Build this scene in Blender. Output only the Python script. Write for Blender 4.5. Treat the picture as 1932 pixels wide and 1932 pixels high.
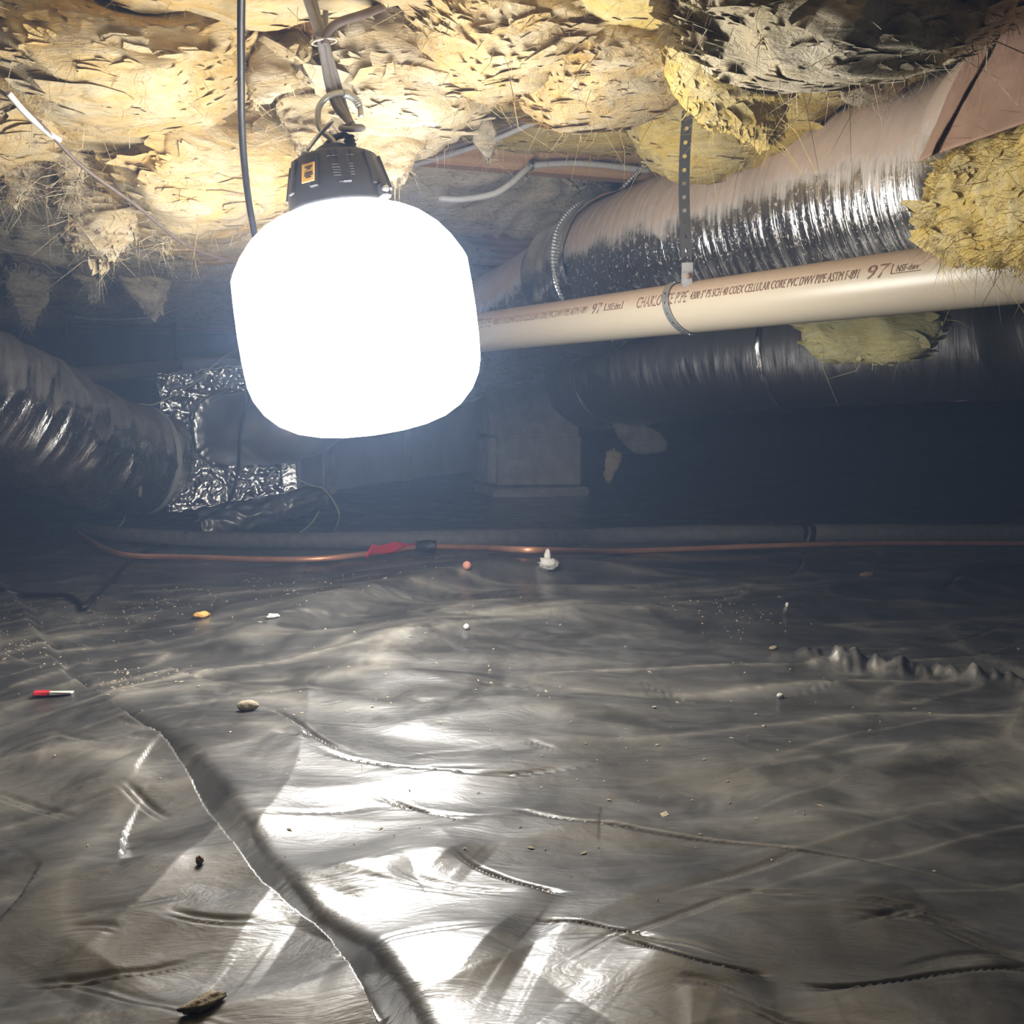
import bpy, math, random
import numpy as np
from mathutils import Vector, Matrix

for o in list(bpy.data.objects):
    bpy.data.objects.remove(o)
scn = bpy.context.scene
col = scn.collection

# ------------------------------------------------------------------ camera
F = 1932.0; CX = CY = 966.0; HOR = 785.0; CAMZ = 0.33
PITCH = math.atan((CY - HOR) / F)
cam_d = bpy.data.cameras.new('camera'); cam = bpy.data.objects.new('camera', cam_d)
col.objects.link(cam); scn.camera = cam
cam_d.sensor_width = 36; cam_d.lens = 36 * F / 1932.0; cam_d.clip_start = 0.02; cam_d.clip_end = 60
cam.location = (0, 0, CAMZ); cam.rotation_euler = (math.pi / 2 - PITCH, 0, 0)

# ------------------------------------------------------------------ world / exposure
w = bpy.data.worlds.new('world'); scn.world = w; w.use_nodes = True
w.node_tree.nodes['Background'].inputs[0].default_value = (0.55, 0.65, 0.85, 1)
w.node_tree.nodes['Background'].inputs[1].default_value = 0.004
vs = scn.view_settings
vs.view_transform = 'Standard'; vs.look = 'None'; vs.gamma = 1.0; vs.use_curve_mapping = False
vs.exposure = 0.0
scn.cycles.max_bounces = 6; scn.cycles.diffuse_bounces = 3; scn.cycles.glossy_bounces = 3
scn.cycles.caustics_reflective = False; scn.cycles.caustics_refractive = False
LAMP_STRENGTH = 29.0
scn.cycles.use_light_tree = False
HAZE = 0.078

# ------------------------------------------------------------------ geometry helpers
cp, sp = math.cos(PITCH), math.sin(PITCH)
def ray(px, py):
    a, b = (px - CX), (CY - py)
    return np.array([a, cp * F + sp * b, -sp * F + cp * b])
def P(px, py, d):
    """world point seen at photo pixel (px,py) at forward distance d metres"""
    r = ray(px, py); return np.array([0, 0, CAMZ]) + r * (d / r[1])
def G(px, py, z=0.0):
    r = ray(px, py); return np.array([0, 0, CAMZ]) + r * ((z - CAMZ) / r[2])

_rs = np.random.RandomState(11)
_pm = _rs.permutation(256); _pm = np.concatenate([_pm, _pm, _pm])
_gr = _rs.normal(size=(256, 3)); _gr /= np.linalg.norm(_gr, axis=1)[:, None]
def pn(x, y, z=0.0):
    x, y, z = np.broadcast_arrays(np.asarray(x, float), np.asarray(y, float), np.asarray(z, float))
    xi = np.floor(x).astype(int); yi = np.floor(y).astype(int); zi = np.floor(z).astype(int)
    xf, yf, zf = x - xi, y - yi, z - zi
    u = xf * xf * xf * (xf * (xf * 6 - 15) + 10); v = yf * yf * yf * (yf * (yf * 6 - 15) + 10); s = zf * zf * zf * (zf * (zf * 6 - 15) + 10)
    xi &= 255; yi &= 255; zi &= 255
    out = 0
    for dx in (0, 1):
        for dy in (0, 1):
            h1 = _pm[_pm[xi + dx] + yi + dy]
            for dz in (0, 1):
                g = _gr[_pm[h1 + zi + dz]]
                d = g[..., 0] * (xf - dx) + g[..., 1] * (yf - dy) + g[..., 2] * (zf - dz)
                out = out + d * (u if dx else 1 - u) * (v if dy else 1 - v) * (s if dz else 1 - s)
    return out * 1.4
def fbm(x, y, z, o=4, gain=.5):
    a, f, t = 1.0, 1.0, 0
    for i in range(o):
        t = t + a * pn(x * f + 13.7 * i, y * f + 5.1 * i, z * f); a *= gain; f *= 2.03
    return t
def ridged(x, y, z=0.0, p=2.0):
    return np.clip(1 - np.abs(pn(x, y, z)) * 1.6, 0, 1) ** p

ORG = {}
def put(o, parent=None, label=None, cat=None, group=None, kind=None):
    col.objects.link(o)
    if parent is not None: o.parent = parent
    if label: o['label'] = label
    if cat: o['category'] = cat
    if group: o['group'] = group
    if kind: o['kind'] = kind
    return o
def thing(name, loc, label, cat, group=None, kind=None):
    o = bpy.data.objects.new(name, None); o.empty_display_size = 0.05
    o.location = tuple(loc); ORG[o.name] = np.array(loc, float)
    return put(o, None, label, cat, group, kind)
def mesh(name, verts, faces, mat, parent=None, uv=None, smooth=True, **kw):
    verts = np.asarray(verts, float).reshape(-1, 3)
    if parent is not None: base = ORG[parent.name]; loc = np.zeros(3)
    else:
        base = np.array([verts[:, 0].mean(), verts[:, 1].mean(), verts[:, 2].min()]); loc = base
    me = bpy.data.meshes.new(name)
    if isinstance(faces, np.ndarray):
        nf, k = faces.shape
        me.vertices.add(len(verts)); me.vertices.foreach_set('co', (verts - base).ravel())
        me.loops.add(nf * k); me.loops.foreach_set('vertex_index', faces.ravel().astype(np.int32))
        me.polygons.add(nf); me.polygons.foreach_set('loop_start', np.arange(0, nf * k, k, dtype=np.int32))
        me.update(calc_edges=True)
    else:
        me.from_pydata([tuple(v) for v in (verts - base)], [], [tuple(f) for f in faces]); me.update()
    if uv is not None:
        uv = np.asarray(uv, float); L = me.uv_layers.new(name='UVMap')
        idx = np.zeros(len(me.loops), dtype=np.int32); me.loops.foreach_get('vertex_index', idx)
        L.data.foreach_set('uv', uv[idx].ravel())
    if smooth: me.polygons.foreach_set('use_smooth', np.ones(len(me.polygons), dtype=bool))
    me.validate()
    o = bpy.data.objects.new(name, me); o.location = tuple(loc)
    if mat: me.materials.append(mat)
    put(o, parent, **kw); ORG[o.name] = base
    return o
def grid_faces(nu, nv, wrap_v=False):
    i = np.arange(nu - 1)[:, None]; j = np.arange(nv if wrap_v else nv - 1)[None, :]
    j2 = (j + 1) % nv
    f = np.stack([i * nv + j, i * nv + j2, (i + 1) * nv + j2, (i + 1) * nv + j], -1)
    return f.reshape(-1, 4)
def catmull(pts, n, extra=None):
    pts = np.asarray(pts, float)
    if len(pts) == 2:
        t = np.linspace(0, 1, n)[:, None]; return pts[0] * (1 - t) + pts[1] * t
    q = np.vstack([2 * pts[0] - pts[1], pts, 2 * pts[-1] - pts[-2]])
    seg = len(pts) - 1; ds = np.linalg.norm(np.diff(pts[:, :3], axis=0), axis=1); cs = np.concatenate([[0], np.cumsum(ds)])
    s = np.linspace(0, cs[-1], n); k = np.clip(np.searchsorted(cs, s, side='right') - 1, 0, seg - 1)
    t = ((s - cs[k]) / np.maximum(ds[k], 1e-9))[:, None]
    p0, p1, p2, p3 = q[k], q[k + 1], q[k + 2], q[k + 3]
    return .5 * ((2 * p1) + (-p0 + p2) * t + (2 * p0 - 5 * p1 + 4 * p2 - p3) * t * t + (-p0 + 3 * p1 - 3 * p2 + p3) * t ** 3)
def frames(c, up=(0, 0, 1)):
    T = np.gradient(c, axis=0); T /= np.linalg.norm(T, axis=1)[:, None] + 1e-12
    up = np.broadcast_to(np.asarray(up, float), c.shape)
    U = up - (up * T).sum(1)[:, None] * T
    bad = np.linalg.norm(U, axis=1) < .12
    if bad.any():
        alt = np.array([1., .2, 0]); U2 = alt - (T @ alt)[:, None] * T; U = np.where(bad.any(), U2, U)
    U /= np.linalg.norm(U, axis=1)[:, None] + 1e-12
    return T, U, np.cross(T, U)
def tube(name, pts, r, mat, parent=None, n=40, m=10, disp=None, cap=True, up=(0, 0, 1), **kw):
    c = catmull(pts, n); T, U, S = frames(c, up)
    ln = np.concatenate([[0], np.cumsum(np.linalg.norm(np.diff(c, axis=0), axis=1))])
    R = r(np.linspace(0, 1, n)) if callable(r) else np.full(n, r, float) if np.isscalar(r) else np.interp(np.linspace(0, 1, n), np.linspace(0, 1, len(r)), r)
    a = np.arange(m) / m * 2 * np.pi
    LL, AA = np.meshgrid(ln, a, indexing='ij'); RR = np.repeat(R[:, None], m, 1)
    if disp is not None: RR = RR + disp(LL, AA)
    V = c[:, None, :] + RR[..., None] * (np.cos(AA)[..., None] * U[:, None, :] + np.sin(AA)[..., None] * S[:, None, :])
    uv = np.stack([LL, AA / (2 * np.pi)], -1).reshape(-1, 2)
    V = V.reshape(-1, 3); f = grid_faces(n, m, True)
    if cap:
        V = np.vstack([V, c[0], c[-1]]); k = len(V)
        uv = np.vstack([uv, [[0, 0], [ln[-1], 0]]])
        j = np.arange(m); j2 = (j + 1) % m
        f = [tuple(q) for q in f] if n * m < 4000 else f
        if isinstance(f, list):
            f += [(k - 2, b, a_) for a_, b in zip(j, j2)] + [(k - 1, (n - 1) * m + a_, (n - 1) * m + b) for a_, b in zip(j, j2)]
        else:
            V = V[:-2]; uv = uv[:-2]
    return mesh(name, V, f, mat, parent, uv, **kw)
def box(name, c, size, mat, parent=None, rz=0.0, bev=0.004, R=None, jit=0.0, seed=0, **kw):
    """bevelled box"""
    hx, hy, hz = [s / 2 for s in size]; b = min(bev, hx * .45, hy * .45, hz * .45)
    vs_, rs = [], np.random.RandomState(seed)
    for sx in (-1, 1):
        for sy in (-1, 1):
            for sz in (-1, 1):
                j = rs.uniform(-jit, jit, 3)
                for k in range(3):
                    q = np.array([sx * (hx - b), sy * (hy - b), sz * (hz - b)]) + j
                    q[k] += b * (sx, sy, sz)[k]; vs_.append(q)
    ix = lambda sx, sy, sz, k: (((sx > 0) * 2 + (sy > 0)) * 2 + (sz > 0)) * 3 + k
    fs = []
    for k in range(3):
        o1, o2 = [(1, 2), (2, 0), (0, 1)][k]
        for s in (-1, 1):
            f = []
            for a_, b_ in ((-1, -1), (1, -1), (1, 1), (-1, 1)):
                t = [0, 0, 0]; t[k] = s; t[o1] = a_; t[o2] = b_; f.append(ix(*t, k))
            fs.append(f if s > 0 else f[::-1])
    for k in range(3):
        o1, o2 = [(1, 2), (2, 0), (0, 1)][k]
        for a_ in (-1, 1):
            for b_ in (-1, 1):
                t0 = [0, 0, 0]; t1 = [0, 0, 0]; t0[k] = -1; t1[k] = 1
                t0[o1] = t1[o1] = a_; t0[o2] = t1[o2] = b_
                f = [ix(*t0, o1), ix(*t1, o1), ix(*t1, o2), ix(*t0, o2)]
                fs.append(f if a_ * b_ < 0 else f[::-1])
    for sx in (-1, 1):
        for sy in (-1, 1):
            for sz in (-1, 1):
                f = [ix(sx, sy, sz, 0), ix(sx, sy, sz, 1), ix(sx, sy, sz, 2)]
                fs.append(f if sx * sy * sz > 0 else f[::-1])
    if R is None: R = np.array(Matrix.Rotation(rz, 3, 'Z'))
    V = np.array(vs_) @ np.array(R).T + np.asarray(c)
    return mesh(name, V, fs, mat, parent, smooth=False, **kw)
def lathe(name, prof, R, o, mat, parent=None, m=48, **kw):
    """prof: (r, t) rows; axis = R[:,2]*t from o"""
    prof = np.asarray(prof, float); a = np.arange(m) / m * 2 * np.pi
    V = np.stack([prof[:, 0][:, None] * np.cos(a), prof[:, 0][:, None] * np.sin(a), np.repeat(prof[:, 1][:, None], m, 1)], -1)
    V = V.reshape(-1, 3) @ np.array(R).T + o
    return mesh(name, V, grid_faces(len(prof), m, True), mat, parent, **kw)
def sheet(name, V, mat, parent=None, thick=0.0, uv=None, **kw):
    """V: (nu,nv,3) grid surface, given a real thickness by a second layer"""
    nu, nv = V.shape[:2]; f = grid_faces(nu, nv)
    if thick <= 0: return mesh(name, V, f, mat, parent, uv, **kw)
    du = np.gradient(V, axis=0); dv = np.gradient(V, axis=1); N = np.cross(du, dv); N /= np.linalg.norm(N, axis=-1)[..., None] + 1e-12
    W = V - N * thick; k = nu * nv
    fs = [f, f[:, ::-1] + k]
    b = np.concatenate([np.arange(nv), np.arange(1, nu) * nv + nv - 1, (nu - 1) * nv + np.arange(nv - 2, -1, -1), np.arange(nu - 2, 0, -1) * nv])
    b2 = np.roll(b, -1); fs.append(np.stack([b2, b, b + k, b2 + k], -1))
    if uv is not None: uv = np.vstack([uv, uv])
    return mesh(name, np.vstack([V.reshape(-1, 3), W.reshape(-1, 3)]), np.vstack(fs), mat, parent, uv, **kw)

# ------------------------------------------------------------------ material helpers
class M:
    def __init__(s, name, **kw):
        s.m = bpy.data.materials.new(name); s.m.use_nodes = True; s.nt = s.m.node_tree
        s.b = s.nt.nodes['Principled BSDF']; s.set(s.b, **kw)
    def set(s, n, **kw):
        for k, v in kw.items():
            k = k.replace('_', ' ')
            i = n.inputs[k] if k in n.inputs else n.inputs[int(k[1:])]
            if isinstance(v, bpy.types.NodeSocket): s.nt.links.new(v, i)
            else: i.default_value = (*v, 1) if isinstance(v, tuple) and len(v) == 3 and i.type == 'RGBA' else v
    def n(s, t, props=None, **kw):
        q = s.nt.nodes.new('ShaderNode' + t)
        for k, v in (props or {}).items(): setattr(q, k, v)
        s.set(q, **kw); return q
    def co(s, kind='Object', scale=(1, 1, 1), rot=(0, 0, 0), loc=(0, 0, 0)):
        t = s.n('TexCoord'); mp = s.n('Mapping', Vector=t.outputs[kind], Scale=scale, Rotation=rot, Location=loc); return mp.outputs[0]
    def noise(s, vec, scale, detail=4, rough=.55, dist=0.0):
        return s.n('TexNoise', Vector=vec, Scale=scale, Detail=detail, Roughness=rough, Distortion=dist).outputs[0]
    def ramp(s, fac, stops, mode='LINEAR'):
        q = s.n('ValToRGB', Fac=fac); e = q.color_ramp.elements; q.color_ramp.interpolation = mode
        while len(e) < len(stops): e.new(.5)
        for a, (p, c) in zip(e, stops):
            a.position = p; a.color = (*c, 1) if isinstance(c, tuple) else (c, c, c, 1)
        return q.outputs[0]
    def mix(s, fac, a, b, mode='MIX'):
        q = s.n('Mix', {'data_type': 'RGBA', 'blend_type': mode})
        for i, v in ((0, fac), (6, a), (7, b)):
            if isinstance(v, bpy.types.NodeSocket): s.nt.links.new(v, q.inputs[i])
            else: q.inputs[i].default_value = (*v, 1) if isinstance(v, tuple) else v
        return q.outputs[2]
    def math(s, op, a, b=0.0, clamp=False):
        q = s.n('Math', {'operation': op, 'use_clamp': clamp})
        for i, v in ((0, a), (1, b)):
            if isinstance(v, bpy.types.NodeSocket): s.nt.links.new(v, q.inputs[i])
            else: q.inputs[i].default_value = v
        return q.outputs[0]
    def bump(s, h, strength=.5, dist=.01, prev=None):
        q = s.n('Bump', Height=h, Strength=strength, Distance=dist)
        if prev is not None: s.nt.links.new(prev, q.inputs['Normal'])
        return q.outputs[0]

def plain(name, c, rough=.5, metal=0.0, var=.25, scale=30, bump=.15, bd=.002, **kw):
    k = M(name, Roughness=rough, Metallic=metal, **kw)
    v = k.co(); nz = k.noise(v, scale, 5, .6)
    k.set(k.b, Base_Color=k.ramp(nz, [(.3, tuple(x * (1 - var) for x in c)), (.7, tuple(min(1, x * (1 + var)) for x in c))]))
    k.set(k.b, Normal=k.bump(k.noise(v, scale * 3, 4), bump, bd)); return k.m

def wool_mat(name, pale, yellow, tan, streak=(1.6, 3.6, 6.5), seed=0.0, dirt=.5):
    k = M(name, Roughness=.95); k.b.inputs['Specular IOR Level'].default_value = .1
    v = k.co('Object', streak, (0, 0, math.radians(19)), (seed, seed * .7, seed * 1.3))
    v1 = k.co('Object', (1, 1, 1.3), (0, 0, 0), (seed * 2, 0, seed))
    big = k.noise(v1, 5.0, 3, .6, 1.4)
    strk = k.noise(v, 4.5, 5, .7, 1.8)
    dn = k.noise(v, 13.0, 5, .75, 2.2)
    c = k.ramp(strk, [(.28, yellow), (.46, tuple((a * .45 + b * .55) for a, b in zip(yellow, pale))), (.6, pale), (.8, tuple(min(1, a * 1.05) for a in pale))])
    c = k.mix(k.ramp(big, [(.46, 0.0), (.68, .8)]), c, yellow)
    c = k.mix(k.ramp(dn, [(.52, 0.0), (.64, dirt)]), c, tan)
    c = k.mix(k.ramp(dn, [(.30, dirt * .6), (.42, 0.0)]), c, tuple(x * .5 for x in tan))
    k.set(k.b, Base_Color=c)
    b1 = k.bump(strk, .4, .018); b2 = k.bump(dn, .7, .006, b1)
    k.set(k.b, Normal=b2); return k.m

def foil_mat(name, tint=(.78, .77, .76), dust=(.42, .32, .24), lo=.25, hi=.75, rough=.2, crumple=.35, dustmax=.95, speck=.5, ufreq=70):
    """aluminium jacket: metal where clean, settled dust on what faces up"""
    k = M(name, Metallic=1.0, Roughness=rough)
    uv = k.co('UV', (ufreq, 5.0, 1)); ob = k.co('Object')
    st = k.noise(uv, 1.0, 5, .65, .6)
    uv2 = k.co('UV', (ufreq * 2.4, 14.0, 1), (0, 0, .25)); st2 = k.noise(uv2, 1.0, 4, .6, .4)
    g = k.n('NewGeometry'); z = k.n('SeparateXYZ', Vector=g.outputs['Normal']).outputs[2]
    dn = k.noise(ob, 9, 6, .7, .4)
    up = k.math('ADD', k.math('MULTIPLY', z, .5), k.math('ADD', k.math('MULTIPLY', dn, .55), k.math('MULTIPLY', st, .3)))
    df = k.ramp(up, [(lo, 0.0), (hi, dustmax)])
    sk = k.ramp(k.noise(ob, 150, 3, .6), [(.6, 0.0), (.68, speck)])
    df = k.math('MAXIMUM', df, sk)
    k.set(k.b, Base_Color=k.mix(df, tint, k.mix(k.noise(ob, 40, 5, .7), tuple(x * .8 for x in dust), tuple(min(1, x * 1.2) for x in dust))))
    k.set(k.b, Metallic=k.math('SUBTRACT', 1.0, df), Roughness=k.ramp(df, [(0, rough), (1, .85)]))
    b = k.bump(st, crumple, .006); b = k.bump(st2, crumple, .0025, b)
    k.set(k.b, Normal=b); return k.m

MT = {}
MT['wool'] = wool_mat('fiberglass_cream', (.56, .47, .31), (.56, .37, .12), (.30, .21, .13))
MT['wool_pale'] = wool_mat('fiberglass_pale', (.57, .50, .38), (.55, .42, .22), (.32, .24, .16), seed=3.1)
MT['wool_yellow'] = wool_mat('fiberglass_yellow', (.60, .50, .26), (.60, .42, .09), (.36, .26, .12), seed=5.3, dirt=.3)
MT['wool_grey'] = wool_mat('fiberglass_dusty', (.58, .52, .40), (.50, .41, .25), (.22, .18, .14), seed=7.7, dirt=.7)
MT['wool_clean'] = wool_mat('fiberglass_clean', (.92, .87, .50), (.9, .78, .30), (.6, .46, .2), seed=9.2, dirt=.15)

def wood_mat(name, a, b):
    k = M(name, Roughness=.75); v = k.co('Object', (1.2, 14, 14), (0, 0, math.radians(-19)))
    wv = k.n('TexWave', {'bands_direction': 'Z'}, Vector=v, Scale=1.1, Distortion=3.5, Detail=3.0, Detail_Scale=.6).outputs[0]
    n = k.noise(v, 2.5, 6, .6, .6)
    c = k.mix(wv, a, b); c = k.mix(k.ramp(n, [(.4, 0.0), (.8, .6)]), c, tuple(x * .7 for x in b)); k.set(k.b, Base_Color=c, Normal=k.bump(wv, .15, .002)); return k.m
MT['wood'] = wood_mat('joist_pine', (.62, .38, .20), (.50, .27, .13))
MT['subfloor'] = wood_mat('subfloor_ply', (.36, .26, .17), (.28, .19, .12))
MT['concrete'] = plain('concrete_block', (.70, .68, .63), .9, var=.15, scale=18, bump=.4, bd=.004)
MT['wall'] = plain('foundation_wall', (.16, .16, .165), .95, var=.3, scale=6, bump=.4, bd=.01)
MT['foil'] = foil_mat('duct_foil', dust=(.46, .35, .27), lo=.40, hi=.56, rough=.2, ufreq=130, crumple=.3)
MT['foil_low'] = foil_mat('duct_foil_dusty', tint=(.42, .42, .44), dust=(.30, .28, .26), lo=.30, hi=.62, rough=.38, speck=.3, ufreq=90)
MT['foil_left'] = foil_mat('duct_foil_crumpled', tint=(.74, .73, .72), dust=(.25, .22, .19), lo=.48, hi=.72, rough=.2, crumple=.6, ufreq=45, speck=.25)
MT['foil_box'] = foil_mat('foil_tape_crumpled', tint=(.86, .86, .86), dust=(.22, .2, .18), lo=.7, hi=.95, rough=.22, crumple=.6, ufreq=30, speck=.1)
MT['foil_tape'] = foil_mat('bright_foil_tape', tint=(.9, .9, .9), dust=(.4, .33, .27), lo=.85, hi=1.0, rough=.12, crumple=.5, ufreq=40, speck=.05)
MT['trunk'] = plain('duct_board', (.30, .32, .35), .55, var=.12, scale=8, bump=.1)
MT['galv'] = plain('galvanised_round', (.42, .42, .43), .38, .75, var=.12, scale=12, bump=.05)
MT['steel'] = plain('zinc_strap', (.62, .64, .66), .32, .9, var=.15, scale=60, bump=.1, bd=.0005)
MT['strapdark'] = plain('shaded_strap', (.045, .043, .04), .6, .1, var=.2, scale=60, bump=.1, bd=.0005)  # dark colour stands in for the strap's backlit shade
MT['hookmetal'] = plain('lamp_hook_grey', (.55, .55, .52), .4, .5, var=.1, scale=60, bump=.05)
MT['black'] = plain('black_plastic', (.025, .026, .03), .42, var=.15, scale=80, bump=.1, bd=.0008)
MT['cord'] = plain('black_cord', (.016, .016, .018), .45, var=.2, scale=80, bump=.1)
MT['greycable'] = plain('grey_sheathed_cable', (.27, .25, .235), .55, var=.15, scale=60, bump=.1)
MT['browncable'] = plain('dark_brown_cable', (.13, .10, .085), .5, var=.2, scale=60, bump=.1)
MT['whitecable'] = plain('white_sheathed_cable', (.62, .60, .55), .5, var=.1, scale=40, bump=.1)
MT['wire'] = plain('pale_wire', (.55, .50, .42), .45, .2, var=.1, scale=40, bump=.05)
MT['yellowwire'] = plain('yellow_wire', (.55, .50, .24), .5, var=.1, scale=40, bump=.05)
MT['copper'] = plain('copper_line', (.85, .42, .25), .42, .6, var=.12, scale=25, bump=.08, bd=.001)
MT['foam'] = plain('black_foam_sleeve', (.15, .145, .14), .75, var=.2, scale=50, bump=.3, bd=.002)
MT['red'] = plain('red_tape', (.62, .03, .05), .45, var=.1, scale=30, bump=.1)
MT['pink'] = plain('pink_rubber', (.62, .27, .20), .6, var=.1, scale=60)
MT['orange'] = plain('orange_sticker', (.72, .42, .12), .55, var=.08, scale=60, bump=.02)
MT['ink'] = plain('black_print', (.02, .02, .02), .6, var=.1, scale=60, bump=.0)
MT['pipeink'] = plain('brown_pipe_print', (.15, .075, .05), .7, var=.35, scale=160, bump=.0)
MT['debris'] = plain('pale_debris', (.40, .33, .23), .9, var=.25, scale=90, bump=.5, bd=.003)
MT['nut'] = plain('brown_shell', (.22, .13, .08), .6, var=.25, scale=90, bump=.3, bd=.002)
MT['white'] = plain('off_white', (.7, .68, .63), .7, var=.1, scale=90, bump=.2)
MT['greyprint'] = plain('faint_grey_print', (.10, .10, .105), .6, var=.1, scale=90, bump=0)

k = M('kraft_paper', Roughness=.85); v = k.co('Object', (1, 1, 1))
n1 = k.noise(v, 7, 6, .6, .8); n2 = k.noise(k.co('Object', (3, 3, 1)), 40, 5, .65)
k.set(k.b, Base_Color=k.ramp(n1, [(.3, (.24, .145, .095)), (.7, (.33, .205, .14))]), Normal=k.bump(n2, .25, .002, k.bump(n1, .5, .012))); MT['kraft'] = k.m

k = M('pvc_pipe', Roughness=.38); v = k.co('Object')
g = k.n('NewGeometry'); z = k.n('SeparateXYZ', Vector=g.outputs['Normal']).outputs[2]
up = k.math('ADD', z, k.math('MULTIPLY', k.noise(v, 22, 7, .75, .3), .9))
df = k.ramp(up, [(.62, 0.0), (1.0, .62)])
sm = k.ramp(k.noise(v, 34, 7, .75, .4), [(.53, 0.0), (.70, .5)])
df = k.math('MAXIMUM', df, k.math('MULTIPLY', sm, k.ramp(z, [(.0, 0.0), (.25, 1.0)])))
k.set(k.b, Base_Color=k.mix(df, (.41, .355, .27), (.30, .19, .12)), Roughness=k.ramp(df, [(0, .36), (1, .85)])); MT['pvc'] = k.m

k = M('polyethylene_sheet', Roughness=.34); v = k.co('Object')
vs_ = k.co('Object', (3.2, 9, 4), (0, 0, math.radians(-12)))
a1 = k.noise(vs_, 5.0, 4, .65, 1.2); a2 = k.noise(v, 11, 5, .7, .6); a3 = k.noise(v, 180, 3, .6)
a4 = k.noise(vs_, 22, 4, .65, .9)
dust = k.math('MULTIPLY', k.ramp(a2, [(.36, .05), (.72, .62)]), k.ramp(a1, [(.3, .35), (.68, 1.0)]))
lint = k.ramp(a3, [(.70, 0.0), (.77, .6)])
c = k.mix(dust, (.026, .025, .024), (.21, .207, .20))
dlf = k.math('MULTIPLY', k.n('Attribute', {'attribute_name': 'dust_line'}).outputs['Fac'], k.ramp(a2, [(.35, .15), (.6, .75)]))
c = k.mix(dlf, c, (.50, .46, .38))
c = k.mix(k.math('MULTIPLY', lint, .7), c, (.34, .30, .24))
k.set(k.b, Base_Color=c, Roughness=k.ramp(dust, [(0, .36), (.6, .52)]), IOR=1.55, Specular_IOR_Level=1.0, Coat_Weight=.6, Coat_Roughness=.2, Coat_IOR=1.6)
nb = k.bump(a1, .12, .008); nb = k.bump(a4, .12, .0015, nb)
k.set(k.b, Normal=nb, Coat_Normal=nb); MT['poly'] = k.m

k = M('lamp_globe', Base_Color=(.9, .9, .9), Roughness=.4, Emission_Color=(1.0, .985, .96), Emission_Strength=LAMP_STRENGTH); MT['glow'] = k.m

# ------------------------------------------------------------------ the ground: wrinkled black plastic
ROT = math.radians(19.0); EU = np.array([math.cos(ROT), math.sin(ROT), 0]); EV = np.array([-math.sin(ROT), math.cos(ROT), 0])
def poly_dist(X, Y, pts):
    """unsigned distance, signed side (+ = left of travel), path parameter"""
    best = np.full(X.shape, 1e9); side = np.zeros(X.shape); par = np.zeros(X.shape)
    L = np.concatenate([[0], np.cumsum(np.linalg.norm(np.diff(pts, axis=0), axis=1))]); L /= L[-1]
    dn = np.diff(pts, axis=0); dn = dn / np.linalg.norm(dn, axis=1)[:, None]; nseg = len(dn)
    for i in range(nseg):
        a, b = pts[i], pts[i + 1]; d = b - a; l2 = d @ d
        t = np.clip(((X - a[0]) * d[0] + (Y - a[1]) * d[1]) / l2, 0, 1)
        dx, dy = X - a[0] - t * d[0], Y - a[1] - t * d[1]; q = np.hypot(dx, dy)
        t0, t1 = dn[i] + dn[max(i - 1, 0)], dn[i] + dn[min(i + 1, nseg - 1)]     # averaged direction at the corners keeps the side unambiguous
        ex_ = np.where(t <= 0, t0[0], np.where(t >= 1, t1[0], dn[i][0])); ey_ = np.where(t <= 0, t0[1], np.where(t >= 1, t1[1], dn[i][1]))
        s = np.sign(ex_ * dy - ey_ * dx); m = q < best
        best = np.where(m, q, best); side = np.where(m, s, side); par = np.where(m, L[i] + t * (L[i + 1] - L[i]), par)
    return best, side, par
def mound(X, Y):
    """low swell of the ground under the lamp"""
    e = np.clip((Y - .80) / .55, 0, 1); e = e * e * (3 - 2 * e); f_ = np.clip((Y - 1.7) / 1.1, 0, 1); f_ = f_ * f_ * (3 - 2 * f_)
    return .040 * e * (1 - f_) * np.exp(-((X + .03) / .55) ** 2)
def gp(seq):
    out = []
    for x, y in seq:
        q = G(x, y)
        for _ in range(5): q = G(x, y, float(mound(q[0], q[1])))
        out.append(q)
    return catmull(np.array(out), 5 * len(seq))[:, :2]
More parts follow.
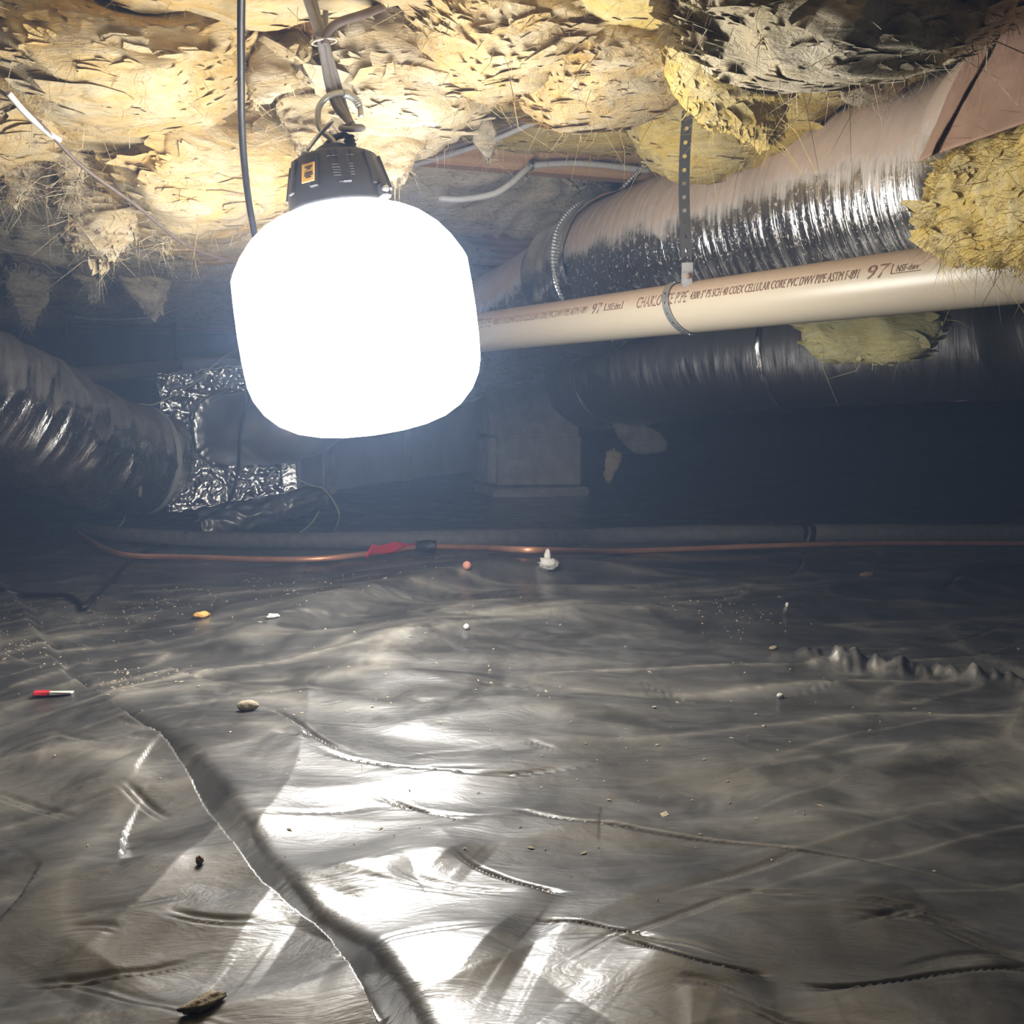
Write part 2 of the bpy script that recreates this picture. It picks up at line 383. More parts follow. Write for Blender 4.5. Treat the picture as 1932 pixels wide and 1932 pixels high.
# (photo points along the crease, height, width on the raised side, width on the low side)
CREASES = [
    ([(-40, 1080), (30, 1140), (60, 1210), (95, 1260), (125, 1312), (195, 1352), (250, 1410), (310, 1450), (365, 1540), (425, 1640), (500, 1740), (610, 1825), (690, 1960)], -.026, .10, .011),
    ([(1350, 1076), (1250, 1082), (1050, 1086), (900, 1100), (760, 1130), (620, 1165), (480, 1205), (330, 1250), (270, 1285)], .034, .30, .045),
    ([(1500, 1150), (1250, 1160), (1000, 1172), (800, 1200), (600, 1250), (470, 1290)], .016, .16, .05),
    ([(300, 1255), (350, 1278), (425, 1293)], .006, .03, .004), ([(380, 1308), (470, 1316), (640, 1312)], .005, .03, .004),
    ([(425, 1335), (520, 1348), (600, 1400), (690, 1437)], .006, .03, .004), ([(505, 1392), (595, 1401)], .005, .02, .004),
    ([(570, 1418), (700, 1446), (830, 1459), (960, 1462), (1140, 1440)], .008, .04, .004),
    ([(900, 1515), (1060, 1550), (1180, 1562), (1450, 1600), (1700, 1640), (1980, 1690)], .008, .06, .006),
    ([(700, 1500), (800, 1530), (900, 1560)], .005, .03, .004),
    ([(850, 1622), (960, 1662), (1080, 1690)], .006, .04, .004), ([(1000, 1738), (1100, 1753), (1250, 1787)], .007, .05, .004),
    ([(1160, 1790), (1300, 1835), (1475, 1852)], .009, .06, .004), ([(1480, 1862), (1600, 1868), (1760, 1848), (1980, 1815)], .010, .06, .004),
    ([(1440, 1100), (1500, 1085), (1520, 1052)], .008, .03, .005), ([(1780, 1128), (1830, 1090)], .01, .05, .006),
    ([(1600, 1235), (1800, 1220), (1910, 1175)], .008, .05, .006), ([(260, 1205), (300, 1228)], .004, .02, .003),
    ([(540, 1060), (600, 1075), (660, 1088)], .006, .03, .006),
]
RIDGES = [  # raised soft folds: points, height, half width
    ([(1000, 1050), (1350, 1065), (1560, 1048), (1900, 1060)], .014, .05),
    ([(1380, 1180), (1560, 1120), (1700, 1095)], .022, .05), ([(1700, 1150), (1810, 1085), (1960, 1050)], .025, .05),
    ([(700, 1600), (900, 1560), (1120, 1490), (1250, 1530)], .012, .035), ([(640, 1690), (760, 1620), (900, 1640)], .014, .03),
    ([(620, 1850), (800, 1770), (1000, 1800)], .014, .04), ([(1100, 1900), (1400, 1760), (1800, 1640)], .014, .06),
    ([(-30, 1480), (130, 1470), (240, 1530), (330, 1500)], .014, .04), ([(-30, 1700), (100, 1650), (220, 1720), (330, 1640)], .016, .05),
    ([(100, 1900), (250, 1830), (420, 1800), (560, 1810)], .012, .05), ([(1300, 1390), (1450, 1480), (1620, 1600)], .012, .04),
    ([(1600, 1500), (1750, 1440), (1950, 1420)], .012, .05), ([(1450, 1230), (1640, 1258), (1800, 1285), (1970, 1312)], .026, .020),
    ([(0, 1180), (300, 1130), (600, 1090)], .010, .05), ([(0, 1330), (150, 1290)], .012, .04),
    ([(700, 1380), (900, 1350), (1150, 1340)], .009, .025), ([(640, 1300), (820, 1275), (960, 1290)], .009, .025),
]
_r = random.Random(4)
for _ in range(70):      # small creases all over the sheet
    y0 = 1075 + 830 * _r.random() ** 1.25; x0 = _r.uniform(-100, 1950); k_ = (y0 - 785) / 500
    L_ = _r.uniform(60, 240) * (.5 + k_ * .6); sl = _r.gauss(.02, .22); c2 = _r.gauss(0, .12)
    CREASES.append(([(x0 + L_ * t, y0 + L_ * (sl * t + c2 * t * (t - 1))) for t in (0, .33, .66, 1)], _r.uniform(.001, .003) * (.5 + .5 / k_), _r.uniform(.02, .06), _r.uniform(.003, .008)))
CR = [(gp(p), a * (.7 if 0 < a < .011 else 1), wl, wr) for p, a, wl, wr in CREASES]; RD = [(gp(p), a, wd) for p, a, wd in RIDGES]
DUSTL = [None]      # dust caught along the raised crease lines, filled while the sheet is computed
def gh(X, Y):
    X = np.asarray(X, float); Y = np.asarray(Y, float)
    h = mound(X, Y) + .014 * pn(X * 1.3 + 4, Y * 1.3, 2.2) + .005 * pn(X * 3.1, Y * 3.1 + 9, .4)
    wx = X + .09 * pn(X * 2.1, Y * 2.1, 5.5); wy = Y + .09 * pn(X * 2.1 + 8, Y * 2.1, 7.5)
    m = np.clip(pn(X * 1.7 + 2, Y * 1.7 + 1, 9.1) * 1.1 + .75, .5, 1.2)
    near = np.clip((1.25 - Y) / .5, 0, 1); dl = np.zeros(X.shape)
    w2 = wx + .35 * wy; m = m * (1 + 2.6 * np.exp(-((Y - 1.16) / .26) ** 2) * np.exp(-((X + .02) / .45) ** 2))
    h = h + (.0048 + .0020 * near) * m * pn(w2 * 2.0 + 4, wy * (11 - 2 * near) + 1.5 * pn(X * 1.5, Y * 1.5, 8.8), 4.5)
    h = h + .0012 * m * pn(w2 * 5 + 4, wy * 30, 5.5) + .0028 * m * pn(w2 * 3 + 1, wy * 19 + pn(X * 3, Y * 3, 1.8), 6.6)
    for th, fa, fb, A, sd, p_ in ((.35, 1.1, 4.2, .0045, 1.5, 7), (.62, .9, 3.1, .0050, 3.5, 9), (-.5, 1.0, 3.6, .0035, 6.5, 8), (.12, 1.6, 7.0, .0030, 8.5, 6), (1.25, 1.2, 3.0, .0030, 2.5, 9), (.3, 3.0, 13.0, .0013, 9.5, 5)):
        c, q = math.cos(th), math.sin(th); a, b = wx * c + wy * q, -wx * q + wy * c
        rg = ridged(a * fa + sd, b * fb + 2 * sd, sd, p_); mk_ = np.clip(pn(X * 1.3 + sd, Y * 1.3, sd * 2) + .55, 0, 1)
        h = h + A * rg * mk_; dl = np.maximum(dl, rg ** 3.0 * mk_ * (0 <= th < 1))
    # broad soft folds of the loose sheet in the foreground
    a, b = wx * .8 + wy * .6, -wx * .6 + wy * .8
    h = h + near * .010 * (ridged(a * 2.2 + 1, b * 4.6 + 3, .7, 1.1) - .5) * np.clip(.9 - (X - .1) * 1.6, .25, 1)
    wob = .012 * pn(X * 9, Y * 9, 1.1) + .005 * pn(X * 25, Y * 25, 4.1)
    for pts, A, wl, wr in CR:
        lo = pts.min(0) - .35; hi = pts.max(0) + .35
        mk = (X > lo[0]) & (X < hi[0]) & (Y > lo[1]) & (Y < hi[1])
        if not mk.any(): continue
        d, sd, t = poly_dist(X[mk], Y[mk], pts)
        tp = np.clip(np.minimum(t, 1 - t) * 3, 0, 1); tp = tp * tp * (3 - 2 * tp)
        if A < 0:
            g_ = np.clip((t - .45) / .25, .22, 1)
            q = -A * (.35 + .65 * g_) * np.where(sd < 0, np.exp(-d / wl), np.exp(-(d / wr) ** 1.6) - .8 * g_ * np.exp(-((d - .017) / (.006 + .008 * g_)) ** 2))
        elif wr > .02: q = A * tp * np.where(sd < 0, np.exp(-d / wl), np.exp(-(d / wr) ** 2.2))
        else: q = A * tp * (np.where(sd < 0, np.exp(-d / wl), np.exp(-(d / wr))) - 1.5 * np.exp(-((d * (sd > 0) + d * 2 * (sd < 0) - .0035) / .0028) ** 2))
        h[mk] = h[mk] + q
        if A > 0: dl[mk] = np.maximum(dl[mk], .8 * tp * np.exp(-((d + .004) / .006) ** 2) * (sd < 0) * (wr < .02))
    for pts, A, wd in RD:
        lo = pts.min(0) - .3; hi = pts.max(0) + .3
        mk = (X > lo[0]) & (X < hi[0]) & (Y > lo[1]) & (Y < hi[1])
        if not mk.any(): continue
        d, sd, t = poly_dist(X[mk], Y[mk], pts)
        d = np.abs(d + wob[mk] * .7); tp = np.clip(np.minimum(t, 1 - t) * 5, 0, 1)
        cr = 1.0
        if wd == .020: cr = .7 + .7 * pn(t * 17 + sd * d * 25, sd * d * 30, 1.1) + .3 * pn(t * 40, sd * d * 40, 2.1)
        h[mk] = h[mk] + (A if wd == .020 else A * .55) * tp * cr * np.exp(-(d / wd) ** (1.7))
    DUSTL[0] = dl
    return h
def gh1(x, y): return float(gh(np.array([x]), np.array([y]))[0])
_GPD = 1 / np.linspace(1 / .42, 1 / 7.0, 500)
def GP(px, py, lift=0.0):
    """first point of the sheet (raised by lift) met by the line of sight through a photo pixel"""
    r = ray(px, py); q = np.array([0, 0, CAMZ]) + r[None] * (_GPD / r[1])[:, None]
    dz = q[:, 2] - lift - gh(q[:, 0], q[:, 1]); i = int(np.argmax(dz < 0))
    if i == 0: return G(px, py, lift)
    f = dz[i - 1] / (dz[i - 1] - dz[i]); return q[i - 1] * (1 - f) + q[i] * f

nr, nc = 600, 780
Yr = 1 / np.linspace(1 / .40, 1 / 9.0, nr); s = np.linspace(-1, 1, nc); tt = .60 * s + .55 * s ** 5
YY = np.repeat(Yr[:, None], nc, 1); XX = YY * tt[None, :]
H = gh(XX.ravel(), YY.ravel()).reshape(XX.shape); DL = DUSTL[0].copy()
floor = mesh('floor', np.stack([XX, YY, H], -1), grid_faces(nr, nc)[:, ::-1], MT['poly'], kind='structure', label='wrinkled black plastic vapour barrier covering the crawl space ground')
at_ = floor.data.attributes.new('dust_line', 'FLOAT', 'POINT'); at_.data.foreach_set('value', DL.astype(np.float32))
fx, fy = np.meshgrid(np.linspace(-6.2, 6.2, 90), np.linspace(-3.1, 9.2, 90), indexing='ij')
mesh('floor_subgrade', np.stack([fx, fy, np.full_like(fx, -.09) + .012 * pn(fx * 2, fy * 2, .5)], -1), grid_faces(90, 90), MT['poly'], kind='structure', label='black plastic covered ground running out to the walls')

# ------------------------------------------------------------------ room shell
ZJ = .81   # underside of joists
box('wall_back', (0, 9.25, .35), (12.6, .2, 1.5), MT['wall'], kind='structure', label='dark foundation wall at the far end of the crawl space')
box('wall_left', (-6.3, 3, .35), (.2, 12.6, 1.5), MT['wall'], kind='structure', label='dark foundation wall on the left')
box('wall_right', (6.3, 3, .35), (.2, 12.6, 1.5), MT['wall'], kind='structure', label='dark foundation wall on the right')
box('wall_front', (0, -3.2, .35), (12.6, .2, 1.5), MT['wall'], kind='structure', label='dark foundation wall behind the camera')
ceil = box('ceiling', (0, 3, ZJ + .235 + .012), (12.8, 12.8, .024), MT['subfloor'], kind='structure', label='plywood subfloor above the joists')
JV = [-.43, .168, .768, 1.368, 1.967, 2.567, 3.167, 3.767, 4.367, 4.967, 5.567, 6.167]
RJ = np.array(Matrix.Rotation(ROT, 3, 'Z'))
for i, vv in enumerate(JV):
    c = EV * vv + np.array([0, 0, ZJ + .1175]); ulen = 8.4
    o = box('joist', c + EU * .4, (ulen, .038, .233), MT['wood'], ceil, R=RJ, bev=.002)
    if i == 4: o['label'] = 'exposed pine floor joist with orange grain behind the lamp'

# ------------------------------------------------------------------ fiberglass
def wool(name, spine, wd, th, mat, label, seed=1, wdir=None, n=90, m=90, amp=.03, cat='insulation', group=None, fib=1100, endp=2.5, sq=.75, taper=None, parent=None, flen=.03, fine=1.0, flk=1.0):
    """a batt or tuft: a spine swept with a flattened cross-section, torn and folded by noise"""
    c = catmull(spine, n); T = np.gradient(c, axis=0); T /= np.linalg.norm(T, axis=1)[:, None]
    wd_small = float(np.max(wd)) < .06
    wdir = EV if wdir is None else np.asarray(wdir, float)
    W = wdir - (T @ wdir)[:, None] * T; W /= np.linalg.norm(W, axis=1)[:, None]; B = np.cross(T, W)
    x = np.linspace(0, 1, n); x = .5 - .5 * np.cos(np.pi * x) if taper is None else x
    c = np.stack([np.interp(x, np.linspace(0, 1, n), c[:, i]) for i in range(3)], -1)
    e = (1 - np.abs(2 * x - 1) ** endp) ** .5
    ww = np.interp(x, np.linspace(0, 1, np.size(wd)), np.atleast_1d(wd)) * e; tt_ = np.interp(x, np.linspace(0, 1, np.size(th)), np.atleast_1d(th)) * e
    a = np.arange(m) / m * 2 * np.pi; ca, sa = np.cos(a), np.sin(a)
    sx = np.sign(ca) * np.abs(ca) ** sq; sy = np.sign(sa) * np.abs(sa) ** sq
    D = ww[:, None, None] * sx[None, :, None] * W[:, None, :] + tt_[:, None, None] * sy[None, :, None] * B[:, None, :]
    V = c[:, None, :] + D
    nd_ = (sx[None, :, None] / np.maximum(ww, .01)[:, None, None]) * W[:, None, :] + (sy[None, :, None] / np.maximum(tt_, .01)[:, None, None]) * B[:, None, :]
    Nn = nd_ / (np.linalg.norm(nd_, axis=-1)[..., None] + 1e-9)
    p = V @ np.stack([EU, EV, np.array([0, 0, 1.])], 1); k = seed * 3.17
    fs_n = 2.3 if wd_small else 1.0
    px, py, pz = p[..., 0] * fs_n + k, p[..., 1] * fs_n - k, p[..., 2] * fs_n + k * .5
    qx = px + .08 * pn(px * 4, py * 4, pz * 4); qz = pz + .08 * pn(px * 4 + 5, py * 4, pz * 4)
    dsp = (amp if amp < .017 or wd_small else amp * .72) * (.75 * pn(px * 1.6, py * 3.5, pz * 3.5) + .55 * pn(qx * 4.5, py * 9, qz * 9) + .65 * (ridged(qx * 2.2, py * 7, qz * 8, 1.6) - .45) + .45 * (ridged(qx * 5, py * 17, qz * 19, 1.5) - .4)
                + .38 * fbm(qx * 9, py * 32, qz * 38, 2, .6) * fine)
    lim = np.minimum(1, np.minimum(ww, tt_)[:, None] / max(amp * 1.2, 1e-6))
    dsp = dsp * (.55 + .45 * lim) * np.minimum(1, e * 2)[:, None]
    V = V + Nn * dsp[..., None]
    V[..., 2] += -.35 * amp * np.abs(pn(px * 6, py * 6, 3.3)) * (Nn[..., 2] < -.2)
    # nothing pokes into the subfloor
    V[..., 2] = np.minimum(V[..., 2], ZJ + .225)
    vv = V.reshape(-1, 3); f = grid_faces(n, m, True)
    if parent is None:
        root = thing(name, (vv[:, 0].mean(), vv[:, 1].mean(), vv[:, 2].min()), label, cat, group)
        mesh('glass_wool', vv, f, mat, root)
    else:
        root = parent; mesh(name, vv, f, mat, root)
    if fib:
        rs = np.random.RandomState(seed * 7 + 3); idx = rs.randint(0, n * m, fib); p0 = vv[idx]; N0 = Nn.reshape(-1, 3)[idx]
        # strands lie along the surface and lift at the tip
        L = rs.gamma(2.0, flen / 3.2, fib)[:, None]
        dr = N0 * rs.uniform(.15, .8, (fib, 1)) + rs.normal(size=(fib, 3)) * .5 + np.array([0, 0, -.25]); dr /= np.linalg.norm(dr, axis=1)[:, None]
        bend = rs.normal(size=(fib, 3)) * .7 + np.array([0, 0, -.3]); p1 = p0 + dr * L * .5; p2 = p0 + (dr + bend) * L
        sd = np.cross(dr, rs.normal(size=(fib, 3))); sd /= np.linalg.norm(sd, axis=1)[:, None]; wv = sd * (rs.uniform(.00015, .0004, (fib, 1)) + L * .006)
        FV = np.stack([p0 - N0 * .004 - wv, p0 - N0 * .004 + wv, p1 + wv * .7, p1 - wv * .7, p2], 1).reshape(-1, 3)
        b = np.arange(fib) * 5; ff = np.concatenate([np.stack([b, b + 1, b + 2], 1), np.stack([b, b + 2, b + 3], 1), np.stack([b + 3, b + 2, b + 4], 1)])
        # torn flakes: thin curled layers of wool lifting off the surface
        K = max(2, int(fib * 1.3 * flk)); idx = rs.randint(0, n * m, K); p0 = vv[idx]; N0 = Nn.reshape(-1, 3)[idx]
        Tt = np.repeat(T[:, None, :], m, 1).reshape(-1, 3)[idx] + rs.normal(size=(K, 3)) * .35
        Tt -= (Tt * N0).sum(1)[:, None] * N0; Tt /= np.linalg.norm(Tt, axis=1)[:, None]; Bt = np.cross(N0, Tt)
        sc_ = min(1.0, float(np.mean(ww)) / .10 + .25)
        la = rs.gamma(2.5, .0045, K) * sc_; lb = la * rs.uniform(.2, .5, K); lift = rs.gamma(2, .0005, K) * sc_; curl = rs.normal(0, .0006, K) * sc_
        ga, gb = np.meshgrid(np.linspace(-1, 1, 5), np.linspace(-1, 1, 3), indexing='ij'); ga, gb = ga.ravel(), gb.ravel()
        ja = ga[None] + rs.normal(0, .12, (K, 15)); jb = gb[None] * (1 - .55 * ga[None] ** 2) + rs.normal(0, .14, (K, 15))
        hh = -.0012 + lift[:, None] * np.clip(jb + .2, 0, 2) + curl[:, None] * ga[None] ** 2 + rs.normal(0, .0004, (K, 15)) * sc_
        FL = p0[:, None] + Tt[:, None] * (ja * la[:, None])[..., None] + Bt[:, None] * (jb * lb[:, None])[..., None] + N0[:, None] * hh[..., None]
        g4 = grid_faces(5, 3); g3 = np.concatenate([g4[:, [0, 1, 2]], g4[:, [0, 2, 3]]])
        ff = np.concatenate([ff, (g3[None] + (np.arange(K) * 15)[:, None, None]).reshape(-1, 3) + len(FV)]); FV = np.vstack([FV, FL.reshape(-1, 3)])
        FV[:, 2] = np.minimum(FV[:, 2], ZJ + .228)
        mesh('loose_fibres', FV, ff, mat, root, kind='stuff')
    return root
def S(*t): return [P(*q) for q in t]
def SL(*t, up=.05):
    """like S, with both ends rising into the bay above"""
    q = S(*t); q[0] = q[0] + np.array([0, 0, up]); q[-1] = q[-1] + np.array([0, 0, up]); return q
def row(u0, u1, v, z, bow=0.0, k=5):
    return [EU * u + EV * v + np.array([0, 0, z - bow * math.sin(math.pi * (u - u0) / (u1 - u0))]) for u in np.linspace(u0, u1, k)]
GB = 'fiberglass batts between the joists'
# -- batts filling the joist bays
wool('insulation_batt', row(-1.45, .42, 1.07, ZJ + .045), [.235] * 8 + [.29, .315, .315], [.055] * 8 + [.09, .10, .10], MT['wool'], 'dirty cream insulation batt along the top left edge, cut by the hanging black cord', 2, group=GB, amp=.035, n=140, m=110, fib=1400)
wool('insulation_batt', row(.30, 1.2, 1.08, ZJ + .075), .30, .10, MT['wool_yellow'], 'yellow insulation batt at the top edge above the perforated strap', 3, group=GB, amp=.04, n=110, m=100)
wool('insulation_batt', row(-1.5, -.05, 1.60, ZJ + .02, .02), .27, .10, MT['wool'], 'long cream batt sagging left of the lamp cables', 4, group=GB, amp=.035, n=140, m=110, fib=1400)
wool('insulation_batt', row(.0, 1.25, 1.62, ZJ + .11), .23, .05, MT['wool_pale'], 'pale cream batt above the exposed pine joist', 5, group=GB, amp=.018, n=130, m=110)
wool('insulation_batt', row(-1.9, .05, 2.27, ZJ - .01, .03), .28, .12, MT['wool_grey'], 'dusty grey batt in the second bay behind the left tufts', 6, group=GB, amp=.05, n=120, m=90)
wool('insulation_batt', row(.0, 1.0, 2.27, ZJ + .03), .27, .09, MT['wool_grey'], 'dim grey batt behind the lamp right of the globe', 7, group=GB, amp=.05, n=90, m=80)
wool('insulation_batt', row(-2.6, .9, 2.87, ZJ - .02, .03), .28, .12, MT['wool_grey'], 'shadowed batt in the third bay behind the globe', 8, group=GB, amp=.06, n=120, m=70)
wool('insulation_batt', row(-3.2, 1.2, 3.47, ZJ - .02, .03), .28, .12, MT['wool_grey'], 'dark batt far back in the fourth bay', 9, group=GB, amp=.06, n=120, m=60)
for v_, lb in ((.47, 'unseen cream batt added above the camera to bounce light'), (-.13, 'unseen cream batt added behind the camera to bounce light')):  # unseen batts added to bounce lamp light onto the near floor
    wool('insulation_batt', row(-1.6, 1.6, v_, ZJ + .06), .29, .10, MT['wool'], lb, 61, group=GB, amp=.03, n=60, m=40, fib=0)
# -- sagging folds, left
wool('insulation_batt', SL((-160, 150, 1.22), (60, 130, 1.30), (280, 165, 1.37), (470, 160, 1.42)), .20, .065, MT['wool'], 'cream fold of batt drooping over the orange crevice at upper left', 12, amp=.028, n=120, m=100, group=GB)
wool('insulation_batt', S((110, 268, 1.42), (230, 318, 1.50), (380, 345, 1.58), (560, 330, 1.66)), .20, [.055, .085, .085, .07], MT['wool'], 'golden streaked batt sagging left of the lamp globe, topmost part orange', 13, amp=.026, n=120, m=100, endp=5, group=GB)
wool('insulation_batt', S((-170, 250, 1.30), (0, 255, 1.38), (105, 250, 1.44)), .16, [.06, .05, .035], MT['wool'], 'torn cream batt end at the left edge under the thin wire', 14, amp=.022, n=80, m=80, group=GB)
wool('insulation_batt', S((-100, 395, 2.0), (120, 410, 2.05), (330, 440, 2.1), (500, 440, 2.15)), .2, .09, MT['wool_grey'], 'dusty grey batt hanging low behind the left tufts', 15, amp=.04, n=100, m=80, group=GB)
wool('insulation_batt', S((300, 440, 1.72), (400, 430, 1.74), (520, 420, 1.78)), .14, .05, MT['wool'], 'low belly of batt touching the globe at its left shoulder', 16, amp=.02, n=70, m=70, group=GB)
# -- centre
wool('insulation_batt', SL((560, 110, 1.42), (660, 140, 1.45), (770, 160, 1.48), (870, 150, 1.50), (960, 120, 1.52), up=.03), .16, [.06, .085, .085, .06, .04], MT['wool_pale'], 'broad pale cream batt right of the lamp cables', 17, amp=.026, n=90, m=90, group=GB)
wool('insulation_flap', S((740, 190, 1.46), (738, 255, 1.45), (745, 345, 1.43)), [.055, .05, .012], [.022, .018, .008], MT['wool_pale'], 'pointed pale flap hanging over the joist just right of the lamp housing', 18, wdir=(1, .2, 0), amp=.012, n=50, m=50, fib=200, endp=6, cat='insulation')
wool('insulation_flap', S((660, 225, 1.45), (700, 250, 1.47), (720, 290, 1.46)), [.05, .06, .03], [.02, .02, .01], MT['wool_pale'], 'ragged cream flap directly behind the lamp hook', 19, wdir=(1, .2, 0), amp=.014, n=50, m=50, fib=150, cat='insulation')
wool('insulation_flap', S((585, 80, 1.33), (540, 110, 1.33), (495, 165, 1.32), (480, 195, 1.32)), [.03, .035, .03, .012], [.01, .01, .01, .004], MT['wool_pale'], 'wispy white strip of wool curling left of the cable bundle', 20, wdir=(.6, .2, .7), amp=.01, n=50, m=40, fib=150, cat='insulation')
wool('insulation_flap', S((535, 165, 1.42), (570, 190, 1.43), (580, 240, 1.42), (575, 290, 1.41)), [.04, .045, .035, .012], [.02, .02, .015, .006], MT['wool_pale'], 'curled cream lobe of wool behind the hook latch rod', 21, wdir=(.9, .2, .3), amp=.014, n=50, m=50, fib=150, cat='insulation')
wool('insulation_batt', SL((800, 60, 1.28), (880, 62, 1.30), (960, 66, 1.32), (1060, 50, 1.33), (1120, 40, 1.34), up=.03), .14, [.03, .05, .06, .05, .04], MT['wool'], 'dirty folded lump of wool at the top edge between cable branch and strap', 22, amp=.03, n=80, m=80, group=GB)
wool('insulation_batt', SL((1010, 120, 1.36), (1060, 132, 1.37), (1140, 132, 1.39), (1230, 128, 1.42), (1320, 118, 1.45), up=.02), .14, [.05, .055, .055, .05, .04], MT['wool'], 'rounded golden batt lobe overhanging the brown cables', 23, amp=.02, n=90, m=90, endp=4, group=GB)
wool('insulation_batt', S((840, 215, 1.75), (960, 208, 1.78), (1100, 222, 1.85), (1230, 262, 1.9)), .14, [.02, .03, .045, .035], MT['wool_yellow'], 'pale yellow batt draped over the top of the exposed joist', 24, amp=.014, n=90, m=80, group=GB)
wool('insulation_flap', S((905, 225, 1.66), (915, 262, 1.66), (922, 300, 1.65)), [.02, .02, .006], [.012, .01, .004], MT['wool_pale'], 'small wispy tuft dangling in front of the brown cables', 25, wdir=(1, .2, 0), amp=.008, n=36, m=30, fib=120, cat='insulation')
# -- right
wool('insulation_batt', SL((1170, 195, 1.66), (1270, 225, 1.66), (1400, 215, 1.62), (1540, 180, 1.55), (1650, 140, 1.5)), .09, [.05, .085, .075, .05, .03], MT['wool_yellow'], 'yellow batt slumped onto the top of the foil duct behind the strap', 26, amp=.028, n=110, m=90, group=GB)
wool('insulation_batt', S((1340, 10, 1.18), (1385, 100, 1.20), (1425, 175, 1.24), (1450, 245, 1.27)), [.065, .075, .06, .018], [.045, .05, .04, .013], MT['wool_yellow'], 'greenish yellow tongue of wool hanging right beside the strap top', 27, wdir=(1, 0, .2), amp=.02, n=90, m=80, endp=5, group=GB)
wool('insulation_batt', S((1290, -60, .88), (1450, 0, .90), (1600, 35, .95), (1760, 20, 1.0), (1850, -20, 1.05)), [.10, .13, .13, .10, .08], [.04, .05, .05, .04, .03], MT['wool_grey'], 'shadowed grey brown batt nearest the camera at upper right', 28, wdir=(.1, 1, .25), amp=.024, n=110, m=90, fib=1400, group=GB)
wool('insulation_flap', S((1600, 170, 1.33), (1660, 160, 1.36), (1700, 165, 1.4)), [.03, .03, .015], [.02, .018, .01], MT['wool_pale'], 'curled pale tuft resting on the duct below the shadowed batt', 29, wdir=(0, 1, .2), amp=.012, n=50, m=40, fib=120, cat='insulation')
wool('insulation_flap', S((1672, 95, 1.10), (1672, 125, 1.10), (1664, 160, 1.10)), [.016, .010, .003], [.006, .005, .002], MT['wool_grey'], 'thin dark wisp hanging over the gap above the duct', 30, wdir=(1, .2, 0), amp=.005, n=30, m=24, fib=60, cat='insulation')
# -- hanging tufts, left
TU = [
    ([(48, 270, 1.38), (42, 310, 1.39), (30, 372, 1.39)], [.012, .018, .004], 'yellow tipped drip of wool hanging at the left edge'),
    ([(75, 290, 1.40), (88, 335, 1.41), (90, 352, 1.41)], [.014, .012, .004], 'short forked tuft beside the yellow tipped drip'),
    ([(130, 280, 1.38), (133, 330, 1.39), (138, 372, 1.39)], [.012, .010, .004], 'narrow tuft hanging left of the long ragged tuft'),
    ([(175, 300, 1.42), (178, 380, 1.44), (195, 440, 1.44), (200, 492, 1.44)], [.035, .040, .048, .010], 'long ragged tuft of pale wool, biggest of the left drips'),
    ([(300, 360, 1.46), (303, 410, 1.48), (310, 460, 1.48)], [.024, .024, .006], 'blunt tuft right of the long ragged tuft'),
    ([(262, 450, 2.1), (275, 510, 2.15), (292, 585, 2.2)], [.06, .055, .008], 'broad grey tuft hanging deep behind the left tufts'),
    ([(170, 470, 2.2), (175, 520, 2.25), (178, 560, 2.25)], [.05, .03, .006], 'grey tuft below the long ragged tuft in the shadow'),
    ([(50, 510, 2.3), (55, 560, 2.35), (52, 610, 2.4)], [.06, .04, .008], 'dim grey tuft at the left edge above the foil duct'),
    ([(225, 340, 1.44), (235, 370, 1.46), (250, 390, 1.46)], [.018, .014, .004], 'small frayed tuft at the torn batt end near the thin wire'),
    ([(318, 480, 2.2), (322, 505, 2.2), (324, 520, 2.2)], [.018, .012, .004], 'little grey stub of wool below the blunt tuft'),
]
for i, (sp_, r_, lb) in enumerate(TU):
    wool('insulation_tuft', S(*sp_), r_, [x * .45 for x in r_], MT['wool_pale'] if i < 5 or i == 8 else MT['wool_grey'], lb, 40 + i, wdir=(1, .2, 0), n=80, m=60, amp=.030, fib=700, endp=4, group='tufts hanging from the torn batts', flen=.025)
# -- foreground batt with its kraft facing
kb = thing('faced_insulation_batt', P(1890, 480, .98), 'torn yellow batt with brown kraft paper facing at the right edge', 'insulation')
wool('glass_wool', S((1765, 385, 1.085), (1835, 385, 1.05), (1950, 360, .97), (2080, 320, .88)), [.045, .062, .075, .075], [.025, .030, .035, .035], MT['wool_yellow'], None, 33, wdir=(.1, -.2, 1), amp=.016, n=100, m=90, fib=5000, endp=9, parent=kb, flen=.020, flk=.15)
nu, nv = 40, 24
def paper(a, b, c_, d_, wob, seed):
    uu, vv = np.meshgrid(np.linspace(0, 1, nu), np.linspace(0, 1, nv), indexing='ij')
    V = ((1 - uu) * (1 - vv))[..., None] * a + (uu * (1 - vv))[..., None] * b + (uu * vv)[..., None] * c_ + ((1 - uu) * vv)[..., None] * d_
    q = wob * (pn(uu * 3 + seed, vv * 2, .3) + .5 * pn(uu * 8 + seed, vv * 5, 1.3) + .25 * pn(uu * 20, vv * 14, seed))
    V[..., 1] += -q; V[..., 0] += .4 * q; return V
sheet('kraft_facing', paper(P(1925, -30, 1.06), P(1748, 296, 1.065), P(2010, 205, .86), P(2130, -60, .84), .010, 2.2), MT['kraft'], kb, .0012)
sheet('facing_flange', paper(P(1885, -30, 1.075), P(1732, 306, 1.07), P(1756, 292, 1.045), P(1930, -30, 1.045), .004, 5.1), MT['kraft'], kb, .0012)
